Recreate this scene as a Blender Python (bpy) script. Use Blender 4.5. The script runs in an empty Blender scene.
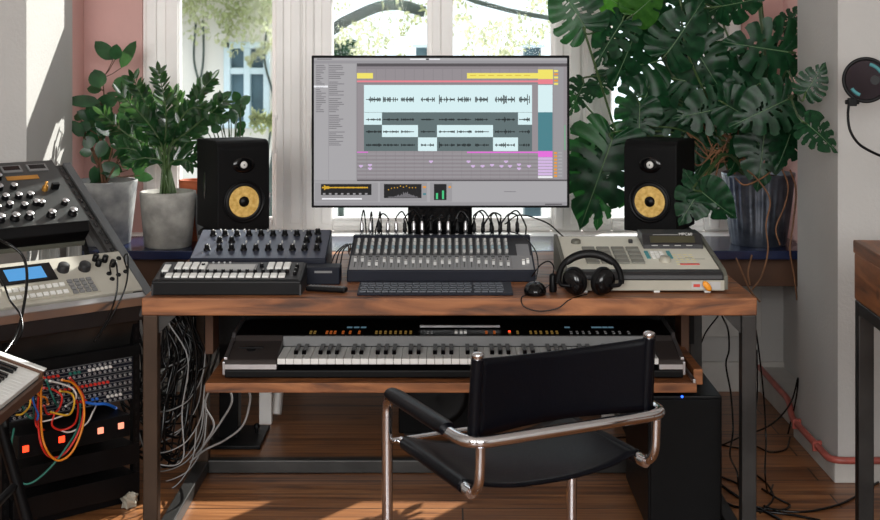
import bpy, math, random
from mathutils import Vector, Matrix, Euler
R = random.Random(7)
PI = math.pi
SC = bpy.context.scene
COL = SC.collection
F = 1300.0                                   # focal length in pixels
CAMZ = 1.404
def at(px, py, Y):
    s = F / Y
    return Vector(((px - 446) / s, Y, CAMZ - (py - 45) / s))

# ---------------------------------------------------------------- materials
def lin(c):
    c /= 255.0
    return c / 12.92 if c <= 0.04045 else ((c + 0.055) / 1.055) ** 2.4
def rgb(c):
    return (lin(c[0]), lin(c[1]), lin(c[2]), 1.0)
MATS = {}
def mat(name, c, rough=0.5, metal=0.0, var=0.12, scale=12.0, bump=0.0, bscale=60.0, stretch=(1, 1, 1), coat=0.0, spec=0.5, c2=None):
    m = bpy.data.materials.new(name); m.use_nodes = True
    nt = m.node_tree; b = nt.nodes['Principled BSDF']
    tc = nt.nodes.new('ShaderNodeTexCoord'); mp = nt.nodes.new('ShaderNodeMapping')
    mp.inputs['Scale'].default_value = stretch
    nt.links.new(tc.outputs['Object'], mp.inputs['Vector'])
    n = nt.nodes.new('ShaderNodeTexNoise'); n.inputs['Scale'].default_value = scale; n.inputs['Detail'].default_value = 6
    nt.links.new(mp.outputs[0], n.inputs['Vector'])
    r = nt.nodes.new('ShaderNodeValToRGB')
    a = rgb(c); 
    if c2: a2 = rgb(c2)
    else: a2 = tuple(min(1, x * (1 + var)) for x in a[:3]) + (1,); a = tuple(x * (1 - var) for x in a[:3]) + (1,)
    r.color_ramp.elements[0].position = 0.35; r.color_ramp.elements[0].color = a
    r.color_ramp.elements[1].position = 0.65; r.color_ramp.elements[1].color = a2
    nt.links.new(n.outputs[0], r.inputs[0]); nt.links.new(r.outputs[0], b.inputs['Base Color'])
    b.inputs['Roughness'].default_value = rough; b.inputs['Metallic'].default_value = metal
    b.inputs['Coat Weight'].default_value = coat; b.inputs['Specular IOR Level'].default_value = spec
    if bump:
        n2 = nt.nodes.new('ShaderNodeTexNoise'); n2.inputs['Scale'].default_value = bscale; n2.inputs['Detail'].default_value = 4
        nt.links.new(mp.outputs[0], n2.inputs['Vector'])
        bp = nt.nodes.new('ShaderNodeBump'); bp.inputs['Strength'].default_value = bump; bp.inputs['Distance'].default_value = 0.01
        nt.links.new(n2.outputs[0], bp.inputs['Height']); nt.links.new(bp.outputs[0], b.inputs['Normal'])
    MATS[name] = m
    return m
def emis(name, c, s=1.0):
    m = bpy.data.materials.new(name); m.use_nodes = True
    nt = m.node_tree; b = nt.nodes['Principled BSDF']
    b.inputs['Base Color'].default_value = (0.01, 0.01, 0.01, 1); b.inputs['Roughness'].default_value = 0.6; b.inputs['Specular IOR Level'].default_value = 0.1
    b.inputs['Emission Color'].default_value = rgb(c); b.inputs['Emission Strength'].default_value = s
    MATS[name] = m
    return m
def wood(name, dark, mid, light, rough=0.45, row=0.0, length=1.6, sx=1.2, sy=22.0, axis='x', coat=0.0):
    m = bpy.data.materials.new(name); m.use_nodes = True
    nt = m.node_tree; b = nt.nodes['Principled BSDF']; L = nt.links.new
    tc = nt.nodes.new('ShaderNodeTexCoord'); mp = nt.nodes.new('ShaderNodeMapping')
    mp.inputs['Scale'].default_value = (sx, sy, sy) if axis == 'x' else (sy, sx, sy)
    L(tc.outputs['Object'], mp.inputs['Vector'])
    n = nt.nodes.new('ShaderNodeTexNoise'); n.inputs['Scale'].default_value = 1.0; n.inputs['Detail'].default_value = 8
    n.inputs['Distortion'].default_value = 1.8
    L(mp.outputs[0], n.inputs['Vector'])
    r = nt.nodes.new('ShaderNodeValToRGB'); e = r.color_ramp.elements
    e[0].position = 0.3; e[0].color = rgb(dark); e[1].position = 0.72; e[1].color = rgb(light)
    k = e.new(0.5); k.color = rgb(mid)
    L(n.outputs[0], r.inputs[0])
    out = r.outputs[0]
    # knots
    mk = nt.nodes.new('ShaderNodeMapping'); mk.inputs['Scale'].default_value = (3.0, 9.0, 9.0)
    L(tc.outputs['Object'], mk.inputs['Vector'])
    v = nt.nodes.new('ShaderNodeTexVoronoi'); v.inputs['Scale'].default_value = 1.0; L(mk.outputs[0], v.inputs['Vector'])
    rk = nt.nodes.new('ShaderNodeValToRGB'); rk.color_ramp.elements[0].position = 0.05; rk.color_ramp.elements[0].color = (0.25, 0.2, 0.18, 1)
    rk.color_ramp.elements[1].position = 0.17; rk.color_ramp.elements[1].color = (1, 1, 1, 1)
    L(v.outputs['Distance'], rk.inputs[0])
    mx = nt.nodes.new('ShaderNodeMix'); mx.data_type = 'RGBA'; mx.blend_type = 'MULTIPLY'; mx.inputs[0].default_value = 0.8
    L(out, mx.inputs[6]); L(rk.outputs[0], mx.inputs[7]); out = mx.outputs[2]
    if row:
        br = nt.nodes.new('ShaderNodeTexBrick'); br.inputs['Scale'].default_value = 1.0
        br.inputs['Brick Width'].default_value = length; br.inputs['Row Height'].default_value = row
        br.inputs['Mortar Size'].default_value = 0.0028; br.inputs['Mortar Smooth'].default_value = 0.2
        br.inputs['Color1'].default_value = (1, 1, 1, 1); br.inputs['Color2'].default_value = (0.62, 0.58, 0.55, 1)
        br.inputs['Mortar'].default_value = (0.06, 0.05, 0.04, 1)
        L(tc.outputs['Object'], br.inputs['Vector'])
        m2 = nt.nodes.new('ShaderNodeMix'); m2.data_type = 'RGBA'; m2.blend_type = 'MULTIPLY'; m2.inputs[0].default_value = 1.0
        L(out, m2.inputs[6]); L(br.outputs[0], m2.inputs[7]); out = m2.outputs[2]
    L(out, b.inputs['Base Color'])
    b.inputs['Roughness'].default_value = rough; b.inputs['Coat Weight'].default_value = coat
    bp = nt.nodes.new('ShaderNodeBump'); bp.inputs['Strength'].default_value = 0.25; bp.inputs['Distance'].default_value = 0.004
    L(n.outputs[0], bp.inputs['Height']); L(bp.outputs[0], b.inputs['Normal'])
    MATS[name] = m
    return m
def leafmat(name, c, c2, rough=0.32, trans=0.3, tc=None, scale=25):
    m = mat(name, c, rough, 0, scale=scale, c2=c2, spec=0.3)
    nt = m.node_tree; b = nt.nodes['Principled BSDF']; o = nt.nodes['Material Output']
    t = nt.nodes.new('ShaderNodeBsdfTranslucent'); t.inputs[0].default_value = rgb(tc or c2)
    mx = nt.nodes.new('ShaderNodeMixShader'); mx.inputs[0].default_value = trans
    nt.links.new(b.outputs[0], mx.inputs[1]); nt.links.new(t.outputs[0], mx.inputs[2]); nt.links.new(mx.outputs[0], o.inputs[0])
    return m
def glassmat(name, tint=(0.96, 0.98, 0.98), fac=0.06):
    m = bpy.data.materials.new(name); m.use_nodes = True
    nt = m.node_tree; nt.nodes.remove(nt.nodes['Principled BSDF']); o = nt.nodes['Material Output']
    t = nt.nodes.new('ShaderNodeBsdfTransparent'); t.inputs[0].default_value = tint + (1,)
    g = nt.nodes.new('ShaderNodeBsdfGlossy'); g.inputs['Roughness'].default_value = 0.02
    mx = nt.nodes.new('ShaderNodeMixShader'); mx.inputs[0].default_value = fac
    nt.links.new(t.outputs[0], mx.inputs[1]); nt.links.new(g.outputs[0], mx.inputs[2]); nt.links.new(mx.outputs[0], o.inputs[0])
    MATS[name] = m
    return m

M = MATS
mat('wall_paint', (184, 182, 179), 0.9, var=0.03, scale=3, bump=0.15, bscale=90)
mat('pink_paint', (214, 172, 166), 0.9, var=0.05, scale=3, bump=0.12)
mat('ceiling_paint', (225, 223, 220), 0.95, var=0.02)
mat('window_paint', (250, 248, 245), 0.45, var=0.03, scale=5, bump=0.05)
mat('trim_paint', (190, 187, 182), 0.55, var=0.06)
mat('pipe_red', (168, 84, 74), 0.4, var=0.15, scale=20)
mat('steel_dark', (58, 57, 56), 0.4, 0.7, var=0.25, scale=8, c2=None)
mat('steel_bronze', (66, 50, 38), 0.42, 0.5, var=0.2, scale=8)
mat('black_plastic', (9, 9, 11), 0.4, var=0.2, spec=0.2)
mat('black_matte', (9, 9, 10), 0.6, var=0.2, bump=0.05, bscale=300, spec=0.15)
mat('black_gloss', (8, 8, 10), 0.15, var=0.1, spec=0.35)
mat('panel_black', (8, 8, 9), 0.45, var=0.1, spec=0.15)
mat('black_metal', (10, 10, 12), 0.42, 0.1, var=0.2, spec=0.2)
mat('navy_black', (15, 19, 32), 0.45, var=0.12, spec=0.2)
mat('navy_board', (30, 38, 68), 0.2, var=0.15, bump=0.02)
mat('grey_dark', (32, 32, 34), 0.5, var=0.1)
mat('grey_mid', (120, 120, 120), 0.5, var=0.06)
mat('grey_light', (176, 176, 174), 0.5, var=0.05)
mat('silver', (190, 190, 192), 0.3, 0.9, var=0.05)
mat('chrome', (215, 215, 218), 0.07, 1.0, var=0.03)
mat('white_plastic', (226, 226, 222), 0.4, var=0.03)
mat('beige_plastic', (208, 206, 192), 0.5, var=0.04)
mat('putty', (168, 164, 150), 0.5, var=0.05)
mat('olive_grey', (92, 92, 82), 0.55, var=0.08)
mat('pad_grey', (120, 120, 112), 0.7, var=0.05)
mat('leather', (5, 6, 12), 0.34, var=0.2, scale=5, bump=0.05, bscale=90, spec=0.16)
mat('concrete', (180, 177, 170), 0.85, scale=14, c2=(136, 134, 129), bump=0.3, bscale=40)
mat('concrete_dark', (172, 172, 170), 0.85, scale=12, c2=(112, 114, 117), bump=0.3, bscale=30)
mat('zinc', (138, 146, 158), 0.3, 0.85, scale=12, c2=(84, 92, 104), bump=0.1)
mat('soil', (48, 34, 24), 0.95, var=0.4, scale=60, bump=0.6)
mat('cone', (240, 204, 120), 0.5, scale=70, c2=(206, 160, 72), bump=0.3, bscale=200)
mat('rubber', (10, 10, 11), 0.5, var=0.1, spec=0.3)
mat('cable_black', (5, 5, 6), 0.2, var=0.1, spec=0.35)
mat('cable_grey', (150, 150, 150), 0.4, var=0.1)
mat('bark', (92, 62, 40), 0.8, var=0.3, scale=30)
mat('stem_green', (62, 84, 44), 0.45, var=0.2, scale=20)
mat('root_brown', (122, 84, 56), 0.7, var=0.25, scale=30)
mat('terracotta', (186, 96, 60), 0.8, var=0.1)
mat('knob_blue', (130, 150, 158), 0.5, var=0.05)
mat('teal', (60, 130, 135), 0.5, var=0.05)
mat('cream', (222, 214, 160), 0.5, var=0.05)
mat('red_paint', (196, 60, 50), 0.5, var=0.05)
mat('orange_paint', (232, 150, 40), 0.5, var=0.05)
mat('gold', (196, 142, 66), 0.35, 0.7, var=0.1)
mat('brown_panel', (84, 54, 34), 0.6, var=0.15, scale=6)
for n, c in (('red', (214, 44, 30)), ('orange', (238, 140, 30)), ('yellow', (236, 184, 50)), ('green', (24, 110, 96)), ('blue', (40, 110, 210)), ('white', (225, 220, 215))):
    mat('wire_' + n, c, 0.4, var=0.08)
wood('floor_wood', (84, 50, 28), (140, 90, 52), (170, 116, 72), 0.36, row=0.125, length=2.3, sx=1.1, sy=26, coat=0.1)
wood('desk_wood', (72, 42, 24), (128, 77, 42), (168, 108, 64), 0.5, sx=3.0, sy=20)
wood('table_wood', (74, 42, 22), (128, 78, 42), (156, 100, 58), 0.45, sx=1.5, sy=14, axis='y')
leafmat('rubber_leaf', (16, 50, 30), (36, 82, 48), 0.22, 0.15, (96, 150, 80))
leafmat('zz_leaf', (14, 42, 24), (34, 72, 40), 0.18, 0.18, (110, 160, 80))
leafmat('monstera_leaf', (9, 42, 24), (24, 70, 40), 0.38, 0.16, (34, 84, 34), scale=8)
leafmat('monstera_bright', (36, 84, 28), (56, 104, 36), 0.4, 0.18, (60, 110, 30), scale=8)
for k_ in ('rubber_leaf', 'zz_leaf'): MATS[k_].node_tree.nodes['Principled BSDF'].inputs['Specular IOR Level'].default_value = 0.7
mat('leaf_vein', (92, 122, 84), 0.4, var=0.1)
leafmat('tree_leaf', (140, 150, 96), (206, 208, 168), 0.7, 0.35, (208, 210, 176), scale=2)
mat('facade', (236, 230, 218), 0.9, scale=1.2, c2=(216, 212, 206), bump=0.2, bscale=5)
mat('facade_window', (205, 222, 228), 0.6, var=0.03)
mat('facade_glass', (92, 122, 134), 0.5, scale=2, c2=(48, 70, 78))
mat('trunk', (74, 84, 78), 0.9, var=0.3, scale=6)
mat('street', (150, 150, 148), 0.9, var=0.1, scale=1)
glassmat('window_glass', fac=0.003)
glassmat('filter_mesh', (0.30, 0.27, 0.30), 0.03)
emis('led_red', (255, 60, 30), 3.0); emis('led_pink', (255, 150, 120), 1.6); emis('led_blue', (40, 90, 255), 4.0)
emis('lcd_blue', (70, 165, 235), 0.8); emis('led_orange', (220, 110, 40), 0.35); emis('led_amber', (190, 150, 70), 0.25); emis('led_cyan', (120, 160, 180), 0.35)
mat('lcd_olive', (66, 64, 46), 0.3, var=0.08)
EMC = {'bg': (152, 150, 153), 'bar': (166, 164, 167), 'text': (118, 116, 120), 'dark': (84, 80, 84), 'lane': (146, 140, 144), 'lane2': (134, 128, 133),
       'yellow': (240, 226, 104), 'pink': (232, 128, 140), 'cyan': (214, 238, 241), 'slate': (94, 110, 112), 'teal': (72, 128, 138), 'magenta': (226, 110, 216),
       'lilac': (208, 180, 222), 'wave': (28, 34, 36), 'black': (26, 26, 28), 'gold': (206, 160, 40), 'green': (70, 200, 130), 'orange': (228, 150, 60), 'white': (236, 236, 240), 'head': (150, 148, 152)}
for k, c in EMC.items(): emis('screen_' + k, c)
SCRM = ['screen_' + k for k in EMC]; SI = {k: i for i, k in enumerate(EMC)}

# ---------------------------------------------------------------- mesh builder
def TR(x=0, y=0, z=0): return Matrix.Translation((x, y, z))
def RX(a): return Matrix.Rotation(a, 4, 'X')
def RY(a): return Matrix.Rotation(a, 4, 'Y')
def RZ(a): return Matrix.Rotation(a, 4, 'Z')
def catmull(P, k=6, closed=False):
    P = [Vector(p) for p in P]; n = len(P); out = []
    if n < 3: return P
    for i in range(n if closed else n - 1):
        p1, p2 = P[i], P[(i + 1) % n]
        p0 = P[i - 1] if (i > 0 or closed) else p1 * 2 - p2
        p3 = P[(i + 2) % n] if (i + 2 < n or closed) else p2 * 2 - p1
        for j in range(k):
            t = j / k
            out.append(0.5 * (2 * p1 + (p2 - p0) * t + (2 * p0 - 5 * p1 + 4 * p2 - p3) * t * t + (3 * p1 - p0 - 3 * p2 + p3) * t ** 3))
    if not closed: out.append(P[-1])
    return out
def fillet(P, r, k=7, closed=False):
    P = [Vector(p) for p in P]; n = len(P); out = []
    for i in range(n):
        if not closed and i in (0, n - 1): out.append(P[i]); continue
        a, b, c = P[i - 1], P[i], P[(i + 1) % n]
        u = (a - b); v = (c - b); rr = min(r, u.length * .49, v.length * .49)
        s = b + u.normalized() * rr; e = b + v.normalized() * rr
        for j in range(k + 1):
            t = j / k; out.append(s * (1 - t) ** 2 + b * 2 * t * (1 - t) + e * t * t)
    return out
class MB:
    def __init__(s): s.v = []; s.f = []; s.m = []; s.s = []
    def add(s, vs, fs, mi=0, sm=False, T=None):
        b = len(s.v)
        s.v += [(T @ Vector(v)) if T else Vector(v) for v in vs]
        for f in fs: s.f.append([b + i for i in f]); s.m.append(mi); s.s.append(sm)
    def box(s, x0, x1, y0, y1, z0, z1, mi=0, T=None):
        vs = [(x, y, z) for x in (x0, x1) for y in (y0, y1) for z in (z0, z1)]
        s.add(vs, [(0, 1, 3, 2), (4, 6, 7, 5), (0, 4, 5, 1), (2, 3, 7, 6), (0, 2, 6, 4), (1, 5, 7, 3)], mi, False, T)
        return s
    def prism(s, poly, a, b, axis='x', mi=0, T=None):
        def P(p, t):
            return {'x': (t, p[0], p[1]), 'y': (p[0], t, p[1]), 'z': (p[0], p[1], t)}[axis]
        n = len(poly); vs = [P(p, a) for p in poly] + [P(p, b) for p in poly]
        fs = [tuple(range(n))[::-1], tuple(range(n, 2 * n))] + [(i, (i + 1) % n, n + (i + 1) % n, n + i) for i in range(n)]
        s.add(vs, fs, mi, False, T); return s
    def lathe(s, prof, n=24, mi=0, T=None, sm=True, cap=True, sx=1.0, sy=1.0):
        vs = []; fs = []
        for r, z in prof:
            for i in range(n):
                a = 2 * PI * i / n; vs.append((r * math.cos(a) * sx, r * math.sin(a) * sy, z))
        for k in range(len(prof) - 1):
            for i in range(n):
                j = (i + 1) % n; fs.append((k * n + i, k * n + j, (k + 1) * n + j, (k + 1) * n + i))
        s.add(vs, fs, mi, sm, T)
        if cap:
            for k, rev in ((0, True), (len(prof) - 1, False)):
                if prof[k][0] > 1e-6:
                    q = vs[k * n:(k + 1) * n]; s.add(q, [tuple(range(n))[::-1] if rev else tuple(range(n))], mi, False, T)
        return s
    def cyl(s, r, z0, z1, n=20, mi=0, T=None, r2=None):
        return s.lathe([(r, z0), (r if r2 is None else r2, z1)], n, mi, T)
    def tube(s, P, r, n=8, mi=0, closed=False, T=None, flat=None):
        P = [Vector(p) for p in P]; m = len(P)
        if m < 2: return s
        tg = []
        for i in range(m):
            a = P[i - 1] if (i or closed) else P[0]; b = P[(i + 1) % m] if (i < m - 1 or closed) else P[-1]
            d = b - a; tg.append(d.normalized() if d.length > 1e-9 else Vector((0, 0, 1)))
        up = Vector((0, 0, 1)) if abs(tg[0].z) < .9 else Vector((1, 0, 0))
        nrm = (up - tg[0] * up.dot(tg[0])).normalized(); vs = []; fs = []
        for i in range(m):
            nrm = nrm - tg[i] * nrm.dot(tg[i])
            nrm = nrm.normalized() if nrm.length > 1e-6 else tg[i].orthogonal().normalized()
            bi = tg[i].cross(nrm); ri = r[i] if isinstance(r, (list, tuple)) else r
            for k in range(n):
                a = 2 * PI * k / n
                fz = flat or 1.0
                vs.append(P[i] + nrm * ri * math.cos(a) * fz + bi * ri * math.sin(a))
        for i in range(m if closed else m - 1):
            for k in range(n):
                a = i * n; b = ((i + 1) % m) * n; j = (k + 1) % n
                fs.append((a + k, a + j, b + j, b + k))
        s.add(vs, fs, mi, True, T)
        if not closed:
            s.add(vs[:n], [tuple(range(n))[::-1]], mi, False, T); s.add(vs[-n:], [tuple(range(n))], mi, False, T)
        return s
    def build(s, name, mats, parent=None, bevel=0.0, world=False, label=None, seg=2):
        if isinstance(mats, str): mats = [mats]
        vs = s.v
        off = Vector((0, 0, 0))
        if parent is None:
            lo = Vector([min(v[i] for v in vs) for i in range(3)]); hi = Vector([max(v[i] for v in vs) for i in range(3)])
            off = Vector(((lo.x + hi.x) / 2, (lo.y + hi.y) / 2, lo.z))
        elif world: off = wloc(parent)
        me = bpy.data.meshes.new(name)
        me.from_pydata([v - off for v in vs], [], s.f)
        for k in mats: me.materials.append(MATS[k])
        me.polygons.foreach_set('material_index', s.m); me.polygons.foreach_set('use_smooth', s.s)
        me.update()
        o = bpy.data.objects.new(name, me); COL.objects.link(o)
        if parent is not None: o.parent = parent
        else: o.location = off
        if bevel:
            b = o.modifiers.new('bevel', 'BEVEL'); b.width = bevel; b.segments = seg; b.limit_method = 'ANGLE'; b.angle_limit = 0.7
        if label: o['label'] = label
        return o
def wloc(o):
    v = Vector((0, 0, 0))
    while o is not None: v = v + o.location; o = o.parent
    return v
def thing(name, label, cat, loc=(0, 0, 0), rz=0.0, group=None):
    o = bpy.data.objects.new(name, None); COL.objects.link(o); o.empty_display_size = 0.05
    o.location = loc; o.rotation_euler = (0, 0, rz); o['label'] = label; o['category'] = cat
    if group: o['group'] = group
    return o
def tag(o, label, cat, group=None, kind=None):
    if label: o['label'] = label
    if cat: o['category'] = cat
    if group: o['group'] = group
    if kind: o['kind'] = kind
    return o
def struct(o): o['kind'] = 'structure'; return o
def inst(o, T, label=None):                  # a further copy of a part under the same thing
    c = o.copy(); COL.objects.link(c); c.parent = o.parent; c.matrix_local = T
    if label: c['label'] = label
    return c
def kids(o): return [c for c in bpy.data.objects if c.parent == o]
def dup(o, loc=None, rz=None, label=None, parent=None):
    c = o.copy(); COL.objects.link(c)
    if parent is not None: c.parent = parent
    if loc is not None: c.location = loc
    if rz is not None: c.rotation_euler = (0, 0, rz)
    if label: c['label'] = label
    for k in kids(o): dup(k, parent=c)
    return c
def text_part(name, txt, size, T, m, parent, extr=0.0004):
    cu = bpy.data.curves.new('t', 'FONT'); cu.body = txt; cu.size = size; cu.extrude = extr; cu.align_x = 'LEFT'
    to = bpy.data.objects.new('t', cu); COL.objects.link(to)
    dg = bpy.context.evaluated_depsgraph_get(); me = bpy.data.meshes.new_from_object(to.evaluated_get(dg))
    bpy.data.objects.remove(to)
    me.transform(T); me.materials.clear(); me.materials.append(MATS[m])
    o = bpy.data.objects.new(name, me); COL.objects.link(o); o.parent = parent
    return o
# ---------------------------------------------------------------- camera, light
cam = bpy.data.cameras.new('camera'); co = bpy.data.objects.new('camera', cam); COL.objects.link(co)
co.location = (0, 0, CAMZ); co.rotation_euler = (PI / 2, 0, 0)
cam.sensor_width = 36; cam.lens = F / 880 * 36; cam.shift_x = -6 / 880; cam.shift_y = -215 / 880
cam.dof.use_dof = True; cam.dof.focus_distance = 3.7; cam.dof.aperture_fstop = 8.0
cam.clip_start = 0.05; cam.clip_end = 200
SC.camera = co
SC.view_settings.view_transform = 'Standard'; SC.view_settings.look = 'None'
SC.view_settings.exposure = 0.0; SC.view_settings.gamma = 1.0; SC.view_settings.use_curve_mapping = False
w = bpy.data.worlds.new('world'); SC.world = w; w.use_nodes = True
bg = w.node_tree.nodes['Background']; bg.inputs[0].default_value = (0.86, 0.94, 1.0, 1); bg.inputs[1].default_value = 1.7
sun = bpy.data.lights.new('sun', 'SUN'); sun.energy = 10.5; sun.angle = 0.009; sun.color = (1.0, 0.95, 0.88)
so = bpy.data.objects.new('sun', sun); COL.objects.link(so)
so.rotation_euler = Vector((-0.72, -1.0, -0.80)).to_track_quat('-Z', 'Y').to_euler(); so.location = (6, 12, 8)

# ---------------------------------------------------------------- room
YB = 5.28                                     # inner face of the window wall
X0, X1, YF, ZC = -2.9, 3.0, -1.6, 3.05
struct(MB().box(X0 - .2, X1 + .2, YF - .2, YB + .4, -0.12, 0).build('floor', 'floor_wood'))
struct(MB().box(X0 - .2, X1 + .2, YF - .2, YB + .4, ZC, ZC + .12).build('ceiling', 'ceiling_paint'))
m = MB().box(X0 - .2, X0, YF, YB + .4, 0, ZC).box(X0, -1.42, 4.40, 4.94, 0, ZC)
m.box(X0, -1.47, 4.94, YB, 0, ZC, 1)
struct(m.build('wall_left', ['wall_paint', 'pink_paint']))
m = MB().box(X1, X1 + .2, YF, YB + .4, 0, ZC).box(1.26, X1, 4.18, 4.66, 0, ZC)
m.box(1.37, X1, 4.66, YB, 0.0, 0.62, 0).box(1.37, X1, 4.66, YB, 0.62, ZC, 1)
struct(m.build('wall_right', ['wall_paint', 'pink_paint']))
WX0, WX1 = at(142, 0, YB).x, at(742, 0, YB).x
m = MB().box(-1.47, 1.37, YB, YB + .3, 0, 0.62).box(-1.47, WX0, YB, YB + .3, 0.62, ZC, 1).box(WX1, 1.37, YB, YB + .3, 0.62, ZC, 1)
m.box(WX0, WX1, YB, YB + .3, 2.75, ZC)
struct(m.build('wall_back', ['wall_paint', 'pink_paint']))
# unseen wall behind the camera, two tall openings added for the fill lamps
m = MB().box(X0, X1, YF - .2, YF, 0, 1.2).box(X0, X1, YF - .2, YF, 2.85, ZC)
for a, b in ((X0, -1.9), (-.35, .35), (1.9, X1)): m.box(a, b, YF - .2, YF, 1.2, 2.85)
struct(m.build('wall_front', 'wall_paint'))
# panelled dado under the window
m = MB()
for i in range(6):
    x = -1.35 + i * .45; m.box(x, x + .38, YB - .012, YB, .22, .56)
struct(m.build('trim_2', 'trim_paint', bevel=.004))
struct(MB().box(-1.47, 1.37, YB - .02, YB, 0, .12).build('baseboard_back', 'trim_paint', bevel=.004))
struct(MB().box(1.27, 1.37, 4.66, YB, 0, .10).box(1.245, 1.262, 4.182, 4.66, 0, .062).box(1.245, X1, 4.165, 4.182, 0, .062).build('baseboard_right', 'trim_paint', bevel=.003))
struct(MB().box(-1.422, -1.405, 4.402, 4.94, 0, .062).box(X0, -1.405, 4.385, 4.402, 0, .062).build('baseboard_left', 'trim_paint', bevel=.003))
# windows: three bays
def bay(n, px0, px1, glass0, glass1):
    yw = YB + .02
    a, b = at(px0, 0, yw).x, at(px1, 0, yw).x; g0, g1 = at(glass0, 0, yw).x, at(glass1, 0, yw).x
    zb, zs, z1, z2, zt = .645, .70, 1.605, 1.845, 2.75
    m = MB()
    m.box(a, g0, yw, yw + .045, zb, zt).box(g1, b, yw, yw + .045, zb, zt)
    m.box(g0, g1, yw, yw + .045, zb, zs).box(g0, g1, yw, yw + .045, z1, z2).box(g0, g1, yw, yw + .045, zt - .08, zt)
    # raised beads on the stiles
    for x0, x1 in ((a, g0), (g1, b)):
        w_ = x1 - x0
        m.box(x0 + w_ * .12, x0 + w_ * .40, yw - .018, yw, zb + .01, zt - .01)
        m.box(x0 + w_ * .62, x1 - w_ * .04, yw - .012, yw, zb + .03, zt - .02)
    m.box(g0, g1, yw - .014, yw, zb + .02, zs - .015)
    o = struct(m.build('window_%d' % n, 'window_paint', bevel=.006))
    off = o.location
    g = MB().box(g0, g1, yw + .03, yw + .034, zs, z1).box(g0, g1, yw + .03, yw + .034, z2, zt - .08)
    g.build('window_pane', 'window_glass', o, world=True)
    return o
w1 = bay(1, 142, 302, 180, 272)
w2 = bay(2, 302, 582, 333, 551)
w3 = bay(3, 582, 742, 612, 704)
yw = YB + .02
m = MB().box(at(427, 0, yw).x, at(453, 0, yw).x, yw - .005, yw + .045, .715, 2.67).box(at(432, 0, yw).x, at(441, 0, yw).x, yw - .024, yw - .005, .69, 2.7)
m.build('mullion', 'window_paint', w2, bevel=.005, world=True)
for wd, px in ((w2, 311), (w1, 276)):
    h = MB().cyl(.004, 0, .13, 10, T=TR(at(px, 0, yw).x, yw - .032, .98)).box(at(px, 0, yw).x - .008, at(px, 0, yw).x + .008, yw - .03, yw - .018, .965, .985)
    h.box(at(px, 0, yw).x - .008, at(px, 0, yw).x + .008, yw - .03, yw - .018, 1.10, 1.12)
    h.build('window_handle', 'window_paint', wd, world=True)
struct(MB().box(-1.36, 1.30, YB - .10, YB + .04, .611, .644).build('trim_1', 'window_paint', bevel=.006))
# heating pipe on the right-hand baseboard
m = MB().tube(fillet([(1.254, 5.20, .115), (1.254, 4.75, .105), (1.228, 4.62, .078), (1.228, 4.148, .078), (1.9, 4.146, .078)], .05), .0115, 12)
o = thing('heating_pipe', 'salmon red heating pipe running along the right baseboard and round the pier', 'pipe', (1.24, 4.6, .078))
m.build('pipe_run', 'pipe_red', o, world=True)
for y in (4.3, 4.55): MB().box(1.214, 1.243, y, y + .012, .06, .093).build('pipe_bracket', 'pipe_red', o, world=True)

# ---------------------------------------------------------------- outside
struct(MB().box(-30, 30, 6, 40, -3.2, -3.0).build('ground', 'street'))
YH = 14.0
b = thing('neighbouring_building', 'pale rendered building across the courtyard with white cross-bar window', 'building', (-4.5, YH, -3.0))
def E(px, py): v = at(px, py, YH); return v.x, v.z
xl, zt = E(224, 42); xr, zb = E(270, 128)
m = MB().box(-9, xl, YH, YH + 3, -3, 4.6).box(xr, -1.75, YH, YH + 3, -3, 4.6).box(xl, xr, YH, YH + 3, -3, zb).box(xl, xr, YH, YH + 3, zt, 4.6)
m.build('facade_wall', 'facade', b, world=True)
m = MB(); t = .07
m.box(xl, xl + t, YH - .03, YH + .1, zb, zt).box(xr - t, xr, YH - .03, YH + .1, zb, zt).box(xl, xr, YH - .03, YH + .1, zt - t, zt).box(xl - .05, xr + .05, YH - .08, YH + .1, zb, zb + t)
xm = E(247, 0)[0]; zm = E(0, 71)[1]
m.box(xm - .035, xm + .035, YH - .02, YH + .1, zb, zt).box(xl, xr, YH - .01, YH + .08, zm - .035, zm + .035)
fr = m.build('window_frame', 'facade_window', b, bevel=.01, world=True)
MB().box(xl, xr, YH + .1, YH + .14, zb, zt).build('pane', 'facade_glass', fr, world=True)
# creeper on the facade and trees: leaf clouds
def leafcloud(m, n, fn, size, rnd):
    for _ in range(n):
        c = fn(); a = Euler((rnd.uniform(0, 6.3), rnd.uniform(0, 6.3), rnd.uniform(0, 6.3))).to_matrix().to_4x4(); s = size * rnd.uniform(.6, 1.3)
        m.add([(-s, 0, 0), (-s * .3, s * .55, s * .1), (s, 0, 0), (-s * .3, -s * .55, s * .1)], [(0, 1, 2, 3)], 0, False, Matrix.Translation(c) @ a)
rr = random.Random(3)
cr = thing('wall_creeper', 'yellow-green creeper hanging over the top of the pale building', 'creeper', (-3, YH - .2, 1.2))
m = MB()
def fc():
    px = rr.uniform(150, 285); edge = 22 + 9 * math.sin(px * .06) + 6 * math.sin(px * .17)
    py = rr.uniform(-60, edge) if rr.random() < .93 else rr.uniform(edge, edge + 22)
    v = at(px, py, YH - .12 - rr.random() * .3); return v
leafcloud(m, 3000, fc, .034, rr)
def fc2():
    t = rr.random(); v = at(248 + t * 22 + rr.gauss(0, 3), 62 - t * 18 + rr.gauss(0, 3), YH - .25); return v
leafcloud(m, 110, fc2, .034, rr)
def fc4():
    return at(rr.uniform(250, 275), rr.gauss(120, 5), YH - .3)
leafcloud(m, 160, fc4, .04, rr)
m.build('foliage', 'tree_leaf', cr, world=True)
m = MB()
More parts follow.
